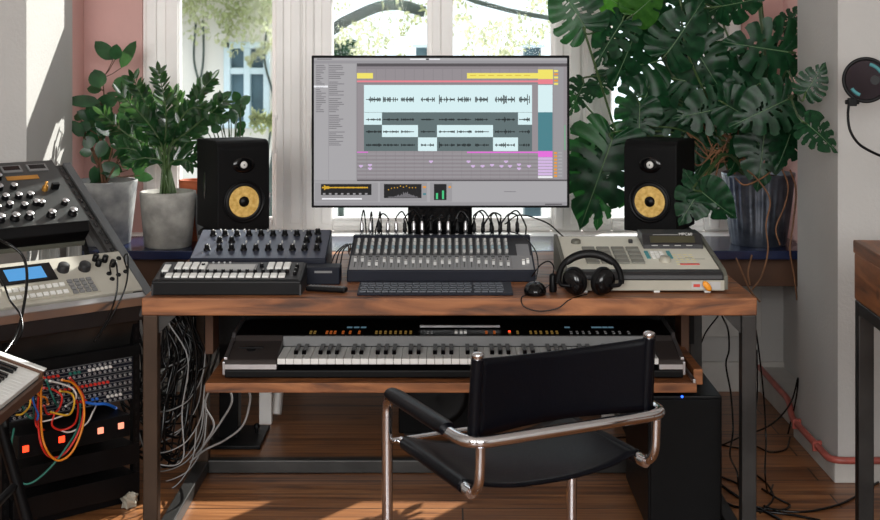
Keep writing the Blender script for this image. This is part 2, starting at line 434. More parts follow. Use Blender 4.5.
for px in (196, 203, 268):
    m.tube(catmull([at(px, 20, YH - .05), at(px + rr.uniform(-4, 4), 60, YH - .05), at(px + rr.uniform(-6, 6), 100, YH - .05), at(px, 150, YH - .05)]), .012, 6)
m.build('stem', 'trunk', cr, world=True)
tr = thing('courtyard_tree', 'leafy courtyard tree with an arching dark branch outside the middle window', 'tree', (-1.0, 10.5, -3.0))
YT = 10.5
m = MB()
m.tube(catmull([at(240, 500, YT), at(270, 200, YT), at(300, 60, YT), at(334, 29, YT), at(352, 18, YT), at(378, 7, YT), at(400, 5, YT), at(425, 12, YT)], 8), [.10] * 20 + [.05] * 37 if False else .045, 10)
m.tube(catmull([at(425, -60, YT), at(455, -10, YT), at(500, 8, YT), at(560, 20, YT)]), .02, 8)
m.build('branch', 'trunk', tr, world=True)
m = MB()
def ft():
    while True:
        px = rr.uniform(315, 620); py = rr.uniform(-70, 70)
        d = .42 + .5 * math.sin(px * .045 + 1.0) * math.cos(py * .07) + .25 * math.sin(px * .13 + py * .21)
        if py > 30: d -= .012 * (py - 30)
        if rr.random() < d: return at(px, py, YT + rr.uniform(-.5, 1.6))
leafcloud(m, 3600, ft, .027, rr)
m.build('foliage', 'tree_leaf', tr, world=True)
sh = thing('clipped_tree', 'small dark green tree seen just above the monitor top edge', 'tree', at(340, 60, 13))
m = MB()
def fs():
    return at(rr.gauss(341, 6), rr.uniform(42, 90), 13 + rr.uniform(-.4, .4))
leafcloud(m, 1500, fs, .05, rr)
m.build('foliage', 'monstera_leaf', sh, world=True)
MB().cyl(.03, 0, 4.2, 8, T=TR(at(341, 60, 13).x, 13, -3)).build('trunk', 'trunk', sh, world=True)
for px, lab in ((424, 'left'), (533, 'right')):
    v = at(px, 50, 16); o = MB().box(v.x - .10, v.x + .10, 16, 16.4, -3, v.z + .03).box(v.x - .14, v.x + .14, 15.9, 16.5, v.z + .03, v.z + .07, 1).build('chimney_stack', ['facade_glass', 'facade_window'])
    tag(o, 'distant blue-grey chimney %s of the monitor centre, seen through the window' % lab, 'chimney')
# area lamps added as front fill, set in the two unseen openings
for i, (x, e) in enumerate(((-1.12, 112), (1.12, 84))):
    al = bpy.data.lights.new('rear_fill_lamp', 'AREA'); al.shape = 'RECTANGLE'; al.size = 1.5; al.size_y = 1.55; al.energy = e; al.color = (1.0, 0.985, 0.965)
    ao = bpy.data.objects.new('rear_fill_lamp', al); COL.objects.link(ao); ao.location = (x, YF - .02, 2.02)
    ao.rotation_euler = (PI / 2, 0, 0)
    ao.rotation_euler = Vector((0, 1, 0)).to_track_quat('-Z', 'Y').to_euler()
# ---------------------------------------------------------------- desk
DF, DB, DT = 3.51, 4.31, 0.72
dx0, dx1 = -0.822, 0.840
desk = thing('desk', 'wide wooden studio desk on a dark steel frame with a keyboard shelf', 'desk', (0, 3.9, 0))
m = MB()
for i in range(5):
    y0 = DF + i * .16; m.box(dx0, dx1, y0, y0 + .1592, DT - .047, DT)
m.build('desktop', 'desk_wood', desk, bevel=.003, world=True)
for x in (-.82, .80):
    for y, nm in ((DF, 'f'), (DB - .05, 'b')):
        MB().box(x, x + .04, y + .004, y + .044, 0, DT - .047).build('leg', 'steel_bronze' if x < 0 else 'steel_dark', desk, bevel=.003, world=True)
    MB().box(x, x + .04, DF + .044, DB - .05, 0.0, .04).build('side_rail', 'steel_dark', desk, bevel=.003, world=True)
    MB().box(x, x + .04, DF + .044, DB - .05, DT - .087, DT - .047).build('top_rail', 'steel_dark', desk, bevel=.003, world=True)
MB().box(-.78, .80, DB - .05, DB - .01, 0, .042).build('rear_rail', 'steel_dark', desk, bevel=.003, world=True)
for sx, x in ((1, -.78), (-1, .80)):
    MB().prism([(x, DT - .047), (x + sx * .05, DT - .047), (x, DT - .10)], DF + .02, DF + .03, 'y').build('corner_brace', 'steel_dark', desk, world=True)
SHZ = .457
MB().box(-.78, .80, 4.19, 4.205, .44, DT - .048).build('back_panel', 'panel_black', desk, world=True)
sx0, sx1 = at(205, 0, 3.64).x, at(697, 0, 3.64).x
MB().box(sx0, sx1, 3.64, 4.10, SHZ - .027, SHZ).build('keyboard_shelf', 'desk_wood', desk, bevel=.002, world=True)
for x in (at(205, 0, 3.98).x, at(681, 0, 3.98).x):
    MB().box(x, x + .025, 3.98, 4.08, SHZ, DT - .047).build('shelf_hanger', 'brown_panel', desk, bevel=.002, world=True)
MB().box(sx1 + .002, sx1 + .028, 3.70, 4.05, SHZ - .02, SHZ + .024).build('drawer_runner', 'desk_wood', desk, bevel=.002, world=True)
MB().box(sx1 - .012, sx1 - .004, 3.635, 4.05, SHZ + .001, SHZ + .012).build('metal_strip', 'silver', desk, bevel=.001, world=True)

# ---------------------------------------------------------------- long blue bench under the window
BZ = .644; BY = 4.80
bench = thing('window_bench', 'long navy blue board bench under the window carrying the potted plants', 'bench', (0, 4.95, 0))
MB().box(-1.395, 1.35, BY, 5.17, BZ - .033, BZ).build('board', 'navy_board', bench, bevel=.004, world=True)
MB().box(-1.33, 1.34, BY + .10, BY + .12, BZ - .15, BZ - .034).build('apron', 'brown_panel', bench, bevel=.002, world=True)
for x in (-.668, .60):
    for s_ in (1,):
        m = MB()
        m.box(x - .023, x + .023, BY + .005, BY + .04, 0, BZ - .034)
        m.build('trestle_leg', 'window_paint', bench, bevel=.003, world=True)
        m = MB(); m.tube([(x + .03, 4.87, .02), (x + .06, 5.12, BZ - .04)], .022, 4)
        m.build('trestle_leg', 'window_paint', bench, world=True)

# ---------------------------------------------------------------- table at the right edge
ta = thing('side_table', 'tall dark wood table with black steel legs at the right edge', 'table', (1.130, 3.61, 0), -.05)
TZ = .863
MB().box(0, 1.0, -1.3, 0, TZ - .035, TZ).build('tabletop', 'table_wood', ta, bevel=.003)
MB().box(.003, .99, -1.29, -.003, TZ - .163, TZ - .036).build('apron', 'table_wood', ta, bevel=.003)
for x, y in ((0.004, -.045), (0.004, -1.28), (.94, -.045), (.94, -1.28)):
    MB().box(x, x + .042, y, y + .04, 0, TZ - .164).build('leg', 'steel_dark', ta, bevel=.003)
MB().box(.004, .046, -1.24, -.046, TZ - .20, TZ - .165).build('frame_rail', 'steel_dark', ta, bevel=.003)

# ---------------------------------------------------------------- monitor
YM = 4.15
mo = thing('monitor', 'large flat widescreen monitor showing audio tracks behind the mixer', 'monitor', (at(440, 0, YM).x, YM + .03, DT))
a = at(311.5, 55.5, YM); c = at(569.5, 207.8, YM)
MB().box(a.x, c.x, YM, YM + .035, c.z, a.z).build('casing', 'black_matte', mo, bevel=.003, world=True)
m = MB(); lay = [0]
def q(x0, y0, x1, y1, k, l=1):
    p = at(x0, y0, YM); r_ = at(x1, y1, YM); y = YM - .0008 - .00025 * l
    m.add([(p.x, y, p.z), (r_.x, y, p.z), (r_.x, y, r_.z), (p.x, y, r_.z)], [(0, 3, 2, 1)], SI[k])
rs = random.Random(5)
q(314, 58, 567, 205.5, 'bg', 0)
q(314, 58, 567, 60.5, 'bar'); q(314, 61, 567, 63, 'head'); q(314, 63.6, 356, 180, 'bar')
q(317, 58.6, 332, 59.6, 'text', 2); q(410, 58.6, 440, 59.8, 'white', 2); q(426, 58.6, 429, 59.8, 'wave', 3)
for i in range(44):
    y = 65 + i * 1.85
    if y < 145 and i % 9 != 8: q(329, y, 331 + rs.uniform(5, 14), y + .8, 'text', 2)
    if i < 26: q(316, y, 317 + rs.uniform(3, 9), y + .8, 'text', 2)
q(314, 85.5, 328, 87.5, 'white', 2); q(328.3, 63.6, 328.9, 180, 'head', 2)
q(357, 63.6, 567, 179.5, 'lane', 1); q(357, 63.4, 567, 66.5, 'dark', 2); q(357, 67, 538, 69, 'lane2', 2); q(357, 179.5, 567, 181, 'dark', 2)
for i in range(19): q(357 + i * 9.5, 69, 357.5 + i * 9.5, 179, 'lane2', 2)
for i in range(14): q(357, 153.5 + i * 1.9, 538, 154.4 + i * 1.9, 'lane2' if i % 2 else 'head', 2)
q(357, 73, 373, 78.5, 'yellow', 3); q(467, 73, 538, 78.5, 'yellow', 3); q(538, 69.5, 553, 79, 'yellow', 3)
for i in range(7): q(470 + i * 9, 75.2, 476 + i * 9, 75.7, 'gold', 4)
q(357, 80.5, 538, 82.2, 'pink', 3); q(538, 79.3, 553, 84, 'pink', 3); q(357, 82.8, 538, 84, 'lane2', 3)
q(364, 85, 532, 112.2, 'cyan', 3); q(364, 112.2, 532, 151, 'slate', 3)
for x0, x1, y0, y1 in ((364, 382, 112.5, 124.7), (518, 532, 112.5, 124.7), (382, 418, 125, 137), (437, 493, 125, 137), (418, 437, 137.4, 151), (493, 518, 137.4, 151)):
    q(x0, y0, x1, y1, 'cyan', 4)
for x0, n in ((366, 16), (383, 16), (401, 14), (421, 14), (439, 16), (457, 15), (475, 14), (495, 20), (519, 11)):
    big = x0 in (439,)
    for row, (yc, k) in enumerate(((99.5, 3.0), (119.5, 1.4), (131.7, 1.4), (145, 1.6))):
        for j in range(n):
            if rs.random() < .22: continue
            h = k * rs.uniform(.25, 1.0) * (2.0 if (big and j == 0) or (x0 == 519 and j > 7) or (x0 == 495 and 7 < j < 12) else 1)
            q(x0 + j, yc - h, x0 + j + .75, yc + h, 'wave', 5)
        q(x0, yc - .35, x0 + n - 1, yc + .35, 'wave', 5)
q(538, 85, 552.5, 112.2, 'cyan', 3); q(538, 112.2, 552.5, 151, 'teal', 3); q(538, 151, 552.5, 157, 'magenta', 3)
for i in range(6): q(538, 157.3 + i * 3.1, 552.5, 159.9 + i * 3.1, 'lilac', 3)
q(538, 176, 552.5, 178, 'white', 3); q(467, 151.6, 538, 153, 'magenta', 3); q(357, 151.6, 368, 152.6, 'magenta', 3)
q(553.5, 67, 563.5, 179, 'head', 2)
for i in range(5): q(554, 70 + i * 3.2, 558, 72 + i * 3.2, 'orange' if i % 2 else 'yellow', 3)
for i in range(8): q(554, 152 + i * 3.3, 557, 154 + i * 3.3, 'orange', 3); q(558, 152 + i * 3.3, 562, 153.4 + i * 3.3, 'bar', 3)
q(564.6, 125, 565.2, 150, 'green', 3)
for x, y in ((361, 166), (370, 165), (370, 168.5), (431, 161.5), (468.5, 161.5), (473, 166), (482.5, 166), (492, 165), (501.5, 166), (506, 161.5), (510, 166), (519, 164.5), (519, 168.5), (529, 166)):
    q(x - 2, y - 1, x + 2, y + .6, 'lilac', 3); q(x - 1, y + .6, x + 1, y + 1.4, 'lilac', 3)
q(314, 181.5, 567, 202, 'bar', 1); q(314, 203, 567, 205.5, 'head', 2); q(545, 203.6, 562, 204.8, 'dark', 3)
for x0, x1 in ((315, 378), (380, 427), (430, 452)): q(x0, 182.5, x1, 201.5, 'bg', 2)
q(321, 184, 371.5, 195, 'black', 3); q(384, 184, 421.5, 198, 'black', 3); q(434, 184, 446.5, 200, 'black', 3)
for j in range(46):
    h = (2.2 if 1 < j < 7 else .5) * rs.uniform(.3, 1) + .35
    q(322 + j, 187.5 - h, 323 + j, 187.5 + h, 'gold', 4)
for j in range(8): q(323 + j * 6, 193, 325.5 + j * 6, 194.6, 'head', 4)
for j in range(30):
    h = max(.4, 5.5 * math.exp(-((j - 17) / 8.0) ** 2) * rs.uniform(.4, 1)); q(388 + j, 197 - h, 388.8 + j, 197.5, 'text', 4)
    y = 189 - 3 * math.sin(j * .1) + rs.uniform(-.7, .7)
    if j % 3 == 0: q(388 + j, y, 389 + j, y + 1, 'gold', 4)
q(436, 193, 438, 199, 'green', 4); q(442, 190.5, 444, 199, 'green', 4)
q(322, 198, 362, 199.5, 'white', 3); q(423, 186, 426, 188, 'orange', 3); q(448.5, 186, 451, 188, 'orange', 3); q(423, 193, 426, 195, 'teal', 3); q(504, 191.3, 516, 191.9, 'text', 3)
m.build('screen', SCRM, mo, world=True)
p0 = at(408, 0, YM + .05).x; p1 = at(472, 0, YM + .05).x
MB().box(p0, p1, YM + .036, YM + .06, DT + .012, c.z + .15).build('stand_neck', 'black_gloss', mo, bevel=.003, world=True)
MB().box(p0 - .06, p1 + .06, YM - .06, YM + .14, DT, DT + .012).build('stand_base', 'black_gloss', mo, bevel=.003, world=True)

# ---------------------------------------------------------------- speakers and stands
def speaker(lab, x, y, rz):
    t = thing('studio_speaker', lab, 'speaker', (x, y, .757), rz, None)
    W, D, H = .188, .25, .317
    # cabinet: rounded top front edge
    prof = [(-D / 2, 0), (D / 2, 0), (D / 2, H - .006), (-D / 2 + .05, H)]
    for k in range(7):
        a_ = PI / 2 * k / 6; prof.append((-D / 2 + .035 - .035 * math.sin(a_), H - .035 + .035 * math.cos(a_)))
    MB().prism(prof, -W / 2, W / 2, 'x').build('cabinet', 'black_matte', t, bevel=.004)
    f = -D / 2 - .001; T = TR(0, f, .105) @ RX(PI / 2)
    MB().lathe([(.074, 0), (.074, .006), (.068, .009), (.066, .004), (.056, .002)], 40, 0, T, cap=False).build('woofer_frame', 'black_plastic', t)
    MB().lathe([(.066, .003), (.060, .0075), (.053, .003)], 40, 0, T, cap=False).build('surround', 'rubber', t)
    MB().lathe([(.054, .003), (.040, -.004 + .006), (.018, .001)], 40, 0, T @ TR(0, 0, .0005), cap=True).build('cone', 'cone', t)
    MB().lathe([(.019, .002), (.017, .007), (.010, .011), (.001, .0125)], 28, 0, T).build('dust_cap', 'black_plastic', t)
    T = TR(0, f, .232) @ RX(PI / 2)
    MB().lathe([(.040, 0), (.038, .003), (.018, .0012)], 36, 0, T, sx=1.0, sy=.72).build('tweeter_plate', 'black_gloss', t)
    MB().lathe([(.0125, .001), (.012, .004), (.006, .006), (.0005, .0065)], 24, 0, T).build('tweeter', 'white_plastic', t)
    MB().lathe([(.003, .006), (.0005, .009)], 12, 0, T).build('phase_plug', 'black_gloss', t)
    for sx in (-1, 1):
        T2 = TR(sx * W / 2, .02, .15) @ RY(sx * PI / 2)
        MB().lathe([(.028, .0002), (.026, .002), (.0, .001)], 24, 0, T2, sx=1.7, sy=.55).build('side_recess', 'black_gloss', t)
    s = thing('speaker_stand', lab.replace('studio speaker', 'steel speaker stand').replace('with yellow cone', 'with square base plate'), 'speaker stand', (x - .012 * (1 if x < 0 else -1), y + .02, 0), 0)
    MB().box(-.125, .125, -.125, .125, 0, .014).build('base_plate', 'black_metal', s, bevel=.003)
    MB().box(-.034, .034, -.034, .034, .014, .742).build('pole', 'black_metal', s, bevel=.003)
    MB().box(-.095, .095, -.105, .10, .742, .7565).build('top_plate', 'black_metal', s, bevel=.002)
    kn = MB().cyl(.006, .014, .03, 12).lathe([(.010, .03), (.010, .042), (.004, .048)], 14).build('levelling_knob', 'black_metal', s); kn.location = (.09, .03, 0)
    return t
speaker('black studio speaker with yellow cone left of the monitor', -.757, 4.613, .47)
speaker('black studio speaker with yellow cone right of the monitor', .759, 4.613, -.436)

# ---------------------------------------------------------------- chair
PLc = at(464, 437, 2.60); PL = Vector((PLc.x, 2.60, 0)); ang = math.radians(27)
U = Vector((math.cos(ang), math.sin(ang), 0)); Fw = Vector((-math.sin(ang), math.cos(ang), 0))
CW = .485; AZ = .622; SZ = .50; AF = .365
def C(a_, b_, z): return PL + U * a_ + Fw * b_ + Vector((0, 0, z))
ch = thing('cantilever_armchair', 'black leather sling armchair on a chromed tubular frame in front of the desk', 'chair', C(CW / 2, .2, 0))
tp = fillet([C(CW / 2, -.02, AZ - .012), C(0, -.02, AZ - .012), C(-.004, AF, AZ), C(0, AF, .013), C(0, -.05, .013), C(CW, -.05, .013), C(CW, AF, .013), C(CW + .004, AF, AZ), C(CW, -.02, AZ - .012)], .05, closed=True)
MB().tube(tp, .0125, 14, closed=True).build('tubular_frame', 'chrome', ch, world=True)
for a_ in (.028, CW - .028):
    MB().tube(fillet([C(a_, -.018, AZ - .02), C(a_, -.012, SZ), C(a_, AF - .01, SZ + .012)], .05), .0105, 12).build('seat_rail', 'chrome', ch, world=True)
    MB().cyl(.0125, 0, .022, 12, T=Matrix.Translation(C(a_ - .004, .035, SZ - .0)) @ RZ(ang) @ RX(PI / 2)).build('rail_collar', 'chrome', ch, world=True)
MB().tube([C(.0, AF, SZ + .012), C(CW, AF, SZ + .012)], .006, 10).build('front_stretcher', 'chrome', ch, world=True)
# back posts and sling
BT = .150
for a_ in (.036, CW - .026):
    MB().tube([C(a_ - .004, .022, AZ - .01), C(a_ + .003, .015, AZ + BT)], .0095, 12).build('back_post', 'chrome', ch, world=True)
    MB().lathe([(.012, 0), (.0128, .003), (.0128, .007), (.008, .010), (.0, .011)], 14, 0, Matrix.Translation(C(a_ + .003, .015, AZ + BT))).build('post_cap', 'chrome', ch, world=True)
def sling(fn, nu, nv, th):
    m = MB(); vs = []; P = [[fn(i / nu, j / nv) for j in range(nv + 1)] for i in range(nu + 1)]
    def nrm(i, j):
        a_ = P[min(i + 1, nu)][j] - P[max(i - 1, 0)][j]; b_ = P[i][min(j + 1, nv)] - P[i][max(j - 1, 0)]
        return a_.cross(b_).normalized()
    for sgn in (1, -1):
        for i in range(nu + 1):
            for j in range(nv + 1): vs.append(P[i][j] + nrm(i, j) * th * .5 * sgn)
    k = (nu + 1) * (nv + 1); I = lambda i, j, s_: s_ * k + i * (nv + 1) + j; fs = []
    for i in range(nu):
        for j in range(nv):
            fs.append((I(i, j, 0), I(i + 1, j, 0), I(i + 1, j + 1, 0), I(i, j + 1, 0))); fs.append((I(i, j, 1), I(i, j + 1, 1), I(i + 1, j + 1, 1), I(i + 1, j, 1)))
    for i in range(nu):
        fs.append((I(i, 0, 0), I(i, 0, 1), I(i + 1, 0, 1), I(i + 1, 0, 0))); fs.append((I(i, nv, 0), I(i + 1, nv, 0), I(i + 1, nv, 1), I(i, nv, 1)))
    for j in range(nv):
        fs.append((I(0, j, 0), I(0, j + 1, 0), I(0, j + 1, 1), I(0, j, 1))); fs.append((I(nu, j, 0), I(nu, j, 1), I(nu, j + 1, 1), I(nu, j + 1, 0)))
    m.add(vs, fs, 0, True); return m
def backf(u, v):
    e = min(u, 1 - u); wrap = .013 * math.sqrt(max(0, 1 - min(1, e / .035) ** 2)) if e < .035 else 0
    sag = .045 * math.sin(PI * u); top = BT - .016 * math.sin(PI * u) ; bot = -.012
    return C(.022 + .006 * v + u * (CW - .034), .004 + wrap + sag, AZ + bot + (top - bot) * v)
sling(backf, 40, 10, .005).build('back_sling', 'leather', ch, world=True)
for a_ in (.036, CW - .026):
    MB().tube([C(a_ - .004, .020, AZ - .008), C(a_ + .003, .015, AZ + BT - .004)], .0135, 14).build('post_sleeve', 'leather', ch, world=True)
def seatf(u, v):
    e = abs(u - .5) * 2; z = SZ + .012 - .032 * (1 - e ** 2.5) - .01 * math.sin(PI * v) * (1 - e * e)
    return C(.028 + u * (CW - .056), .05 + v * (AF - .07), z + (.0105 if e > .93 else 0) * 0 + .012 * v)
sling(seatf, 28, 14, .006).build('seat_sling', 'leather', ch, world=True)
for a_ in (.028, CW - .028):
    MB().tube([C(a_, .055, SZ + .001), C(a_, AF - .03, SZ + .012)], .0145, 14).build('seat_sleeve', 'leather', ch, world=True)
for a_ in (-.002, CW + .002):
    pts = [C(a_, .07 + k * (AF - .09) / 10, AZ + .004 - .010 * (1 - (.07 + k * (AF - .09) / 10) / AF)) for k in range(11)]
    MB().tube(pts, [.019] + [.021] * 9 + [.018], 16, flat=.72).build('arm_pad', 'leather', ch, world=True)

# ---------------------------------------------------------------- boxes under the desk
pc = thing('computer_tower', 'tall black computer tower with blue light under the desk right side', 'computer', (.665, 3.95, 0))
MB().box(.578, .790, 3.72, 4.18, .012, .40).build('case', 'black_plastic', pc, bevel=.004, world=True)
MB().box(.584, .784, 3.712, 3.72, .02, .392).build('front_panel', 'black_matte', pc, bevel=.002, world=True)
MB().cyl(.0035, 0, .003, 10, T=Matrix.Translation(at(682, 396.5, 3.711)) @ RX(PI / 2)).build('power_light', 'led_blue', pc, world=True)
for x in (.59, .73):
    for y in (3.75, 4.12): MB().box(x, x + .03, y, y + .03, 0, .012).build('foot', 'rubber', pc, world=True)
sb = thing('subwoofer', 'black subwoofer box on the floor far under the middle of the desk', 'speaker', (-.03, 4.8, 0))
MB().box(-.17, .11, 4.66, 4.94, .01, .29).build('cabinet', 'black_matte', sb, bevel=.006, world=True)
MB().lathe([(.11, 0), (.11, .006), (.09, .003), (.04, -.0), (.0, .004)], 36, 0, TR(-.03, 4.659, .15) @ RX(PI / 2)).build('driver', 'rubber', sb, world=True)
MB().box(-.15, .09, 4.68, 4.92, 0, .0098).build('foot_plate', 'rubber', sb, world=True)
# ---------------------------------------------------------------- gear helpers
def slope(y0, z0, y1, z1):                    # frame of a tilted panel: x across, y up the slope, z out of it
    return TR(0, y0, z0) @ RX(math.atan2(z1 - z0, y1 - y0)), math.hypot(y1 - y0, z1 - z0)
def knob_mesh(r, h, skirt=0.0):
    m = MB()
    if skirt: m.lathe([(r * 1.35, 0), (r * 1.3, h * .25), (r, h * .3)], 16, 0, cap=False)
    m.lathe([(r, 0), (r * .94, h * .85), (r * .85, h), (.0001, h)], 16, 0, cap=False)
    m.box(-r * .1, r * .1, 0, r * .95, h, h + .0006, 1)
    return m
def row(parent, name, mesh, mats, pts, T, lab=None, bevel=0):
    o = None
    for p in pts:
        X = T @ TR(*p)
        if o is None:
            o = mesh.build(name, mats, parent, bevel=bevel, label=lab); o.matrix_local = X
        else: inst(o, X)
    return o

# ---------------------------------------------------------------- mixer
mx = thing('audio_mixer', 'wide grey mixing console with dark knob strips in front of the monitor stand', 'mixer', (-.0135, 3.75, DT))
W = .545
MB().prism([(0, .0), (.30, 0), (.30, .095), (.255, .098), (.25, .088), (0, .034)], -W / 2, W / 2, 'x').build('chassis', 'navy_black', mx, bevel=.003)
T, L = slope(0, .035, .25, .089)
m = MB().box(-W / 2 + .006, W / 2 - .006, .002, .108, 0, .002, 0).box(-W / 2 + .006, W / 2 - .006, .108, L, 0, .0016, 1)
n = 22; dxs = (W - .03) / 24.2
cx = [-W / 2 + .020 + i * dxs for i in range(n)]
for i, x in enumerate(cx):
    m.box(x - .0062, x + .0045, .118, L - .004, .0016, .0022, 2)
    m.box(x - .0014, x + .0014, .016, .088, .002, .0024, 1).box(x - .006, x + .006, .094, .102, .002, .0024, 1)
m.box(W / 2 - .048, W / 2 - .01, .10, .20, .0016, .003, 0)
for i in range(n): m.box(cx[i] + dxs / 2 - .0006, cx[i] + dxs / 2, .004, .106, .002, .0024, 1)
mat('mixer_grey', (140, 141, 142), 0.45, 0.2, var=0.05)
m.build('control_panel', ['mixer_grey', 'grey_dark', 'grey_mid'], mx).matrix_local = T
k = MB().lathe([(.0046, 0), (.0044, .009), (.0036, .0105), (.0001, .0105)], 12, 0, cap=False)
kp = [(x + .001, v, .0016) for x in cx for v in (.135, .165, .195, .225)]
row(mx, 'knob', k, ['knob_blue'], [p for p in kp if abs(p[1] - .165) < .001], T, 'blue-grey knob')
row(mx, 'knob', k, ['grey_light'], [p for p in kp if abs(p[1] - .165) > .001], T)
fd = MB().prism([(-.010, 0), (.010, 0), (.007, .010), (.0, .0075), (-.007, .010)], -.0042, .0042, 'x')
fd.box(-.004, .004, -.0006, .0006, .0085, .0092, 1)
rs = random.Random(2)
row(mx, 'fader', fd, ['grey_light', 'black_plastic'], [(x, .035 + .035 * rs.random(), .0024) for x in cx], T)
row(mx, 'fader', fd, ['white_plastic', 'black_plastic'], [(W / 2 - .020, .055, .0024), (W / 2 - .033, .045, .0024)], T)
m = MB()
for i in range(19): 
    m.cyl(.0062, .0, .004, 12, T=TR(-W / 2 + .025 + i * .0268, .278, .096))
m.build('jack_socket', 'silver', mx)['kind'] = 'stuff'
# plugs with cables standing in the jack row
def wpt(root, p):
    return root.matrix_basis @ Vector(p)
jack_x = [-W / 2 + .025 + i * .0268 for i in range(19)]
desc = ['first', 'second', 'third', 'fourth', 'fifth', 'sixth', 'seventh', 'eighth', 'ninth', 'tenth', 'eleventh', 'twelfth', 'thirteenth', 'fourteenth', 'fifteenth', 'sixteenth', 'seventeenth', 'eighteenth', 'nineteenth']
rs = random.Random(11)
for i, jx in enumerate(jack_x):
    b_ = wpt(mx, (jx, .278, .1005)); lean = rs.uniform(-.004, .004)
    o = thing('audio_cable', '%s black audio cable from the left, plugged upright into the top of the mixer' % desc[i], 'cable', b_, 0, 'audio cables plugged into the mixer')
    MB().lathe([(.0032, -.002), (.0032, .004), (.0066, .004), (.0066, .014), (.0058, .016), (.0060, .030), (.0042, .034), (.003, .038)], 12, 0, TR(0, 0, 0) @ RY(lean * 8)).build('plug', 'silver' if i % 3 != 2 and i < 13 else 'black_metal', o)
    top = Vector((lean * .3, 0, .036))
    if i < 11:
        tgt = Vector((rs.uniform(-.05, .06), .035, -.10)); mid = Vector((tgt.x * .5, .012, .052 + rs.random() * .018)) if i < 7 else Vector((.003, .02, .05))
        m = MB().tube(catmull([top, top + Vector((0, .002, .012)), mid, Vector((tgt.x, .03, .0)), tgt], 6), .0022, 7)
    else:
        s_ = 1 if i % 2 else -1; hh = .035 + rs.random() * .02
        tx = s_ * rs.uniform(.02, .055)
        m = MB().tube(catmull([top, top + Vector((0, -.004, .02)), Vector((tx * .5, -.012, .036 + hh * .65)), Vector((tx, -.014, .03)), Vector((tx * 1.1, .03 if i != 18 else -.01, .0)), Vector((tx, .06, -.08))], 7), .0025, 8)
    m.build('cord', 'cable_black', o)
# loose leads over the right half of the mixer
o = MB().tube(catmull([at(505, 224, 4.06), at(520, 215, 3.98), at(545, 222, 3.95), at(558, 232, 3.93), at(570, 245, 4.02), at(572, 262, 4.18)], 8), .0022, 8).build('thin_cable', 'cable_black')
tag(o, 'thin black cable arching from the mixer top toward the sampler back', 'cable')
o = MB().tube(catmull([at(484, 232, 3.98), at(505, 231, 3.93), at(522, 236, 3.84), at(535, 250, 3.76), at(538, 265, 3.70), at(536, 279, 3.58)], 8), .0018, 8).build('mouse_cable', 'cable_black')
tag(o, 'thin black mouse cable crossing the right end of the mixer', 'cable')

# ---------------------------------------------------------------- computer keyboard, mouse, adapter, remote
mat('key_slate', (40, 46, 58), 0.45, var=0.05)
kb = thing('computer_keyboard', 'flat dark computer keyboard lying in front of the mixer', 'keyboard', (-.03, 3.545, DT))
MB().prism([(0, 0), (.125, 0), (.125, .016), (0, .007)], -.213, .213, 'x').build('case', 'navy_black', kb, bevel=.002)
T, L = slope(0, .0072, .125, .0162)
kc = MB().prism([(-.0088, 0), (.0088, 0), (.0078, .003), (-.0078, .003)], -.0088, .0088, 'x')
pts = []
for r in range(5):
    for c_ in range(19):
        x = -.198 + c_ * .0205 + (.006 if c_ > 14 else 0) + (r % 2) * .003
        if x < .205: pts.append((x, .016 + r * .0205, .0004))
row(kb, 'key', kc, 'key_slate', pts[:96], T)
ms = thing('computer_mouse', 'glossy black computer mouse beside the right end of the keyboard', 'mouse', at(535, 290, 3.57) * 1, 0)
ms.location.z = DT
MB().lathe([(.029, 0), (.031, .008), (.029, .018), (.022, .028), (.012, .033), (.0, .0345)], 28, 0, sy=1.35).build('shell', 'black_gloss', ms)
MB().cyl(.006, -.003, .003, 16, T=TR(0, -.022, .030) @ RY(PI / 2)).build('scroll_wheel', 'rubber', ms)
MB().box(-.0006, .0006, -.036, -.005, .0305, .0335).build('button_seam', 'rubber', ms)
ad = thing('cable_adapter', 'small upright black cylinder adapter between the mouse and the headphones', 'adapter', (at(553, 290, 3.60).x, 3.60, DT))
MB().lathe([(.0095, 0), (.0105, .004), (.0105, .046), (.008, .050), (.004, .052)], 18).build('body', 'black_plastic', ad)
MB().tube(catmull([(0, 0, .05), (.002, .004, .07), (-.01, .03, .08), (-.03, .08, .06), (-.05, .13, .02)], 6), .002, 7).build('cord', 'cable_black', ad)
re = thing('remote_control', 'slim black remote control lying beside the small black box', 'remote control', (at(326, 292, 3.58).x, 3.60, DT), math.radians(-14))
MB().box(-.058, .058, -.015, .015, .002, .016).build('case', 'black_plastic', re, bevel=.005)
bt = MB().lathe([(.003, 0), (.0026, .0015), (.0001, .0018)], 10, cap=False)
row(re, 'button', bt, 'grey_mid', [(-.048 + i * .0095, s_ * .006, .016) for i in range(11) for s_ in (-1, 1)], TR())
ib = thing('audio_interface', 'small flat black box behind the remote control', 'audio interface', (-.355, 3.706, DT))
MB().box(-.055, .052, 0, .072, 0, .05).build('case', 'navy_black', ib, bevel=.003)
MB().box(-.02, .03, -.001, .0005, .034, .040).build('label_strip', 'grey_mid', ib)
for i in range(3):
    o = MB().tube(catmull([(-.335 + i * .014, 3.775, .765), (-.325 + i * .012, 3.84, .79 + i * .006), (-.30 + i * .01, 3.95, .80), (-.305, 4.08, .75), (-.31 + .01 * i, 4.2, .724)], 6), .002, 7).build('patch_lead', 'cable_black')
    tag(o, '%s thin black lead behind the small black box by the mixer' % ('leftmost', 'middle', 'rightmost')[i], 'cable', 'leads behind the small black box')

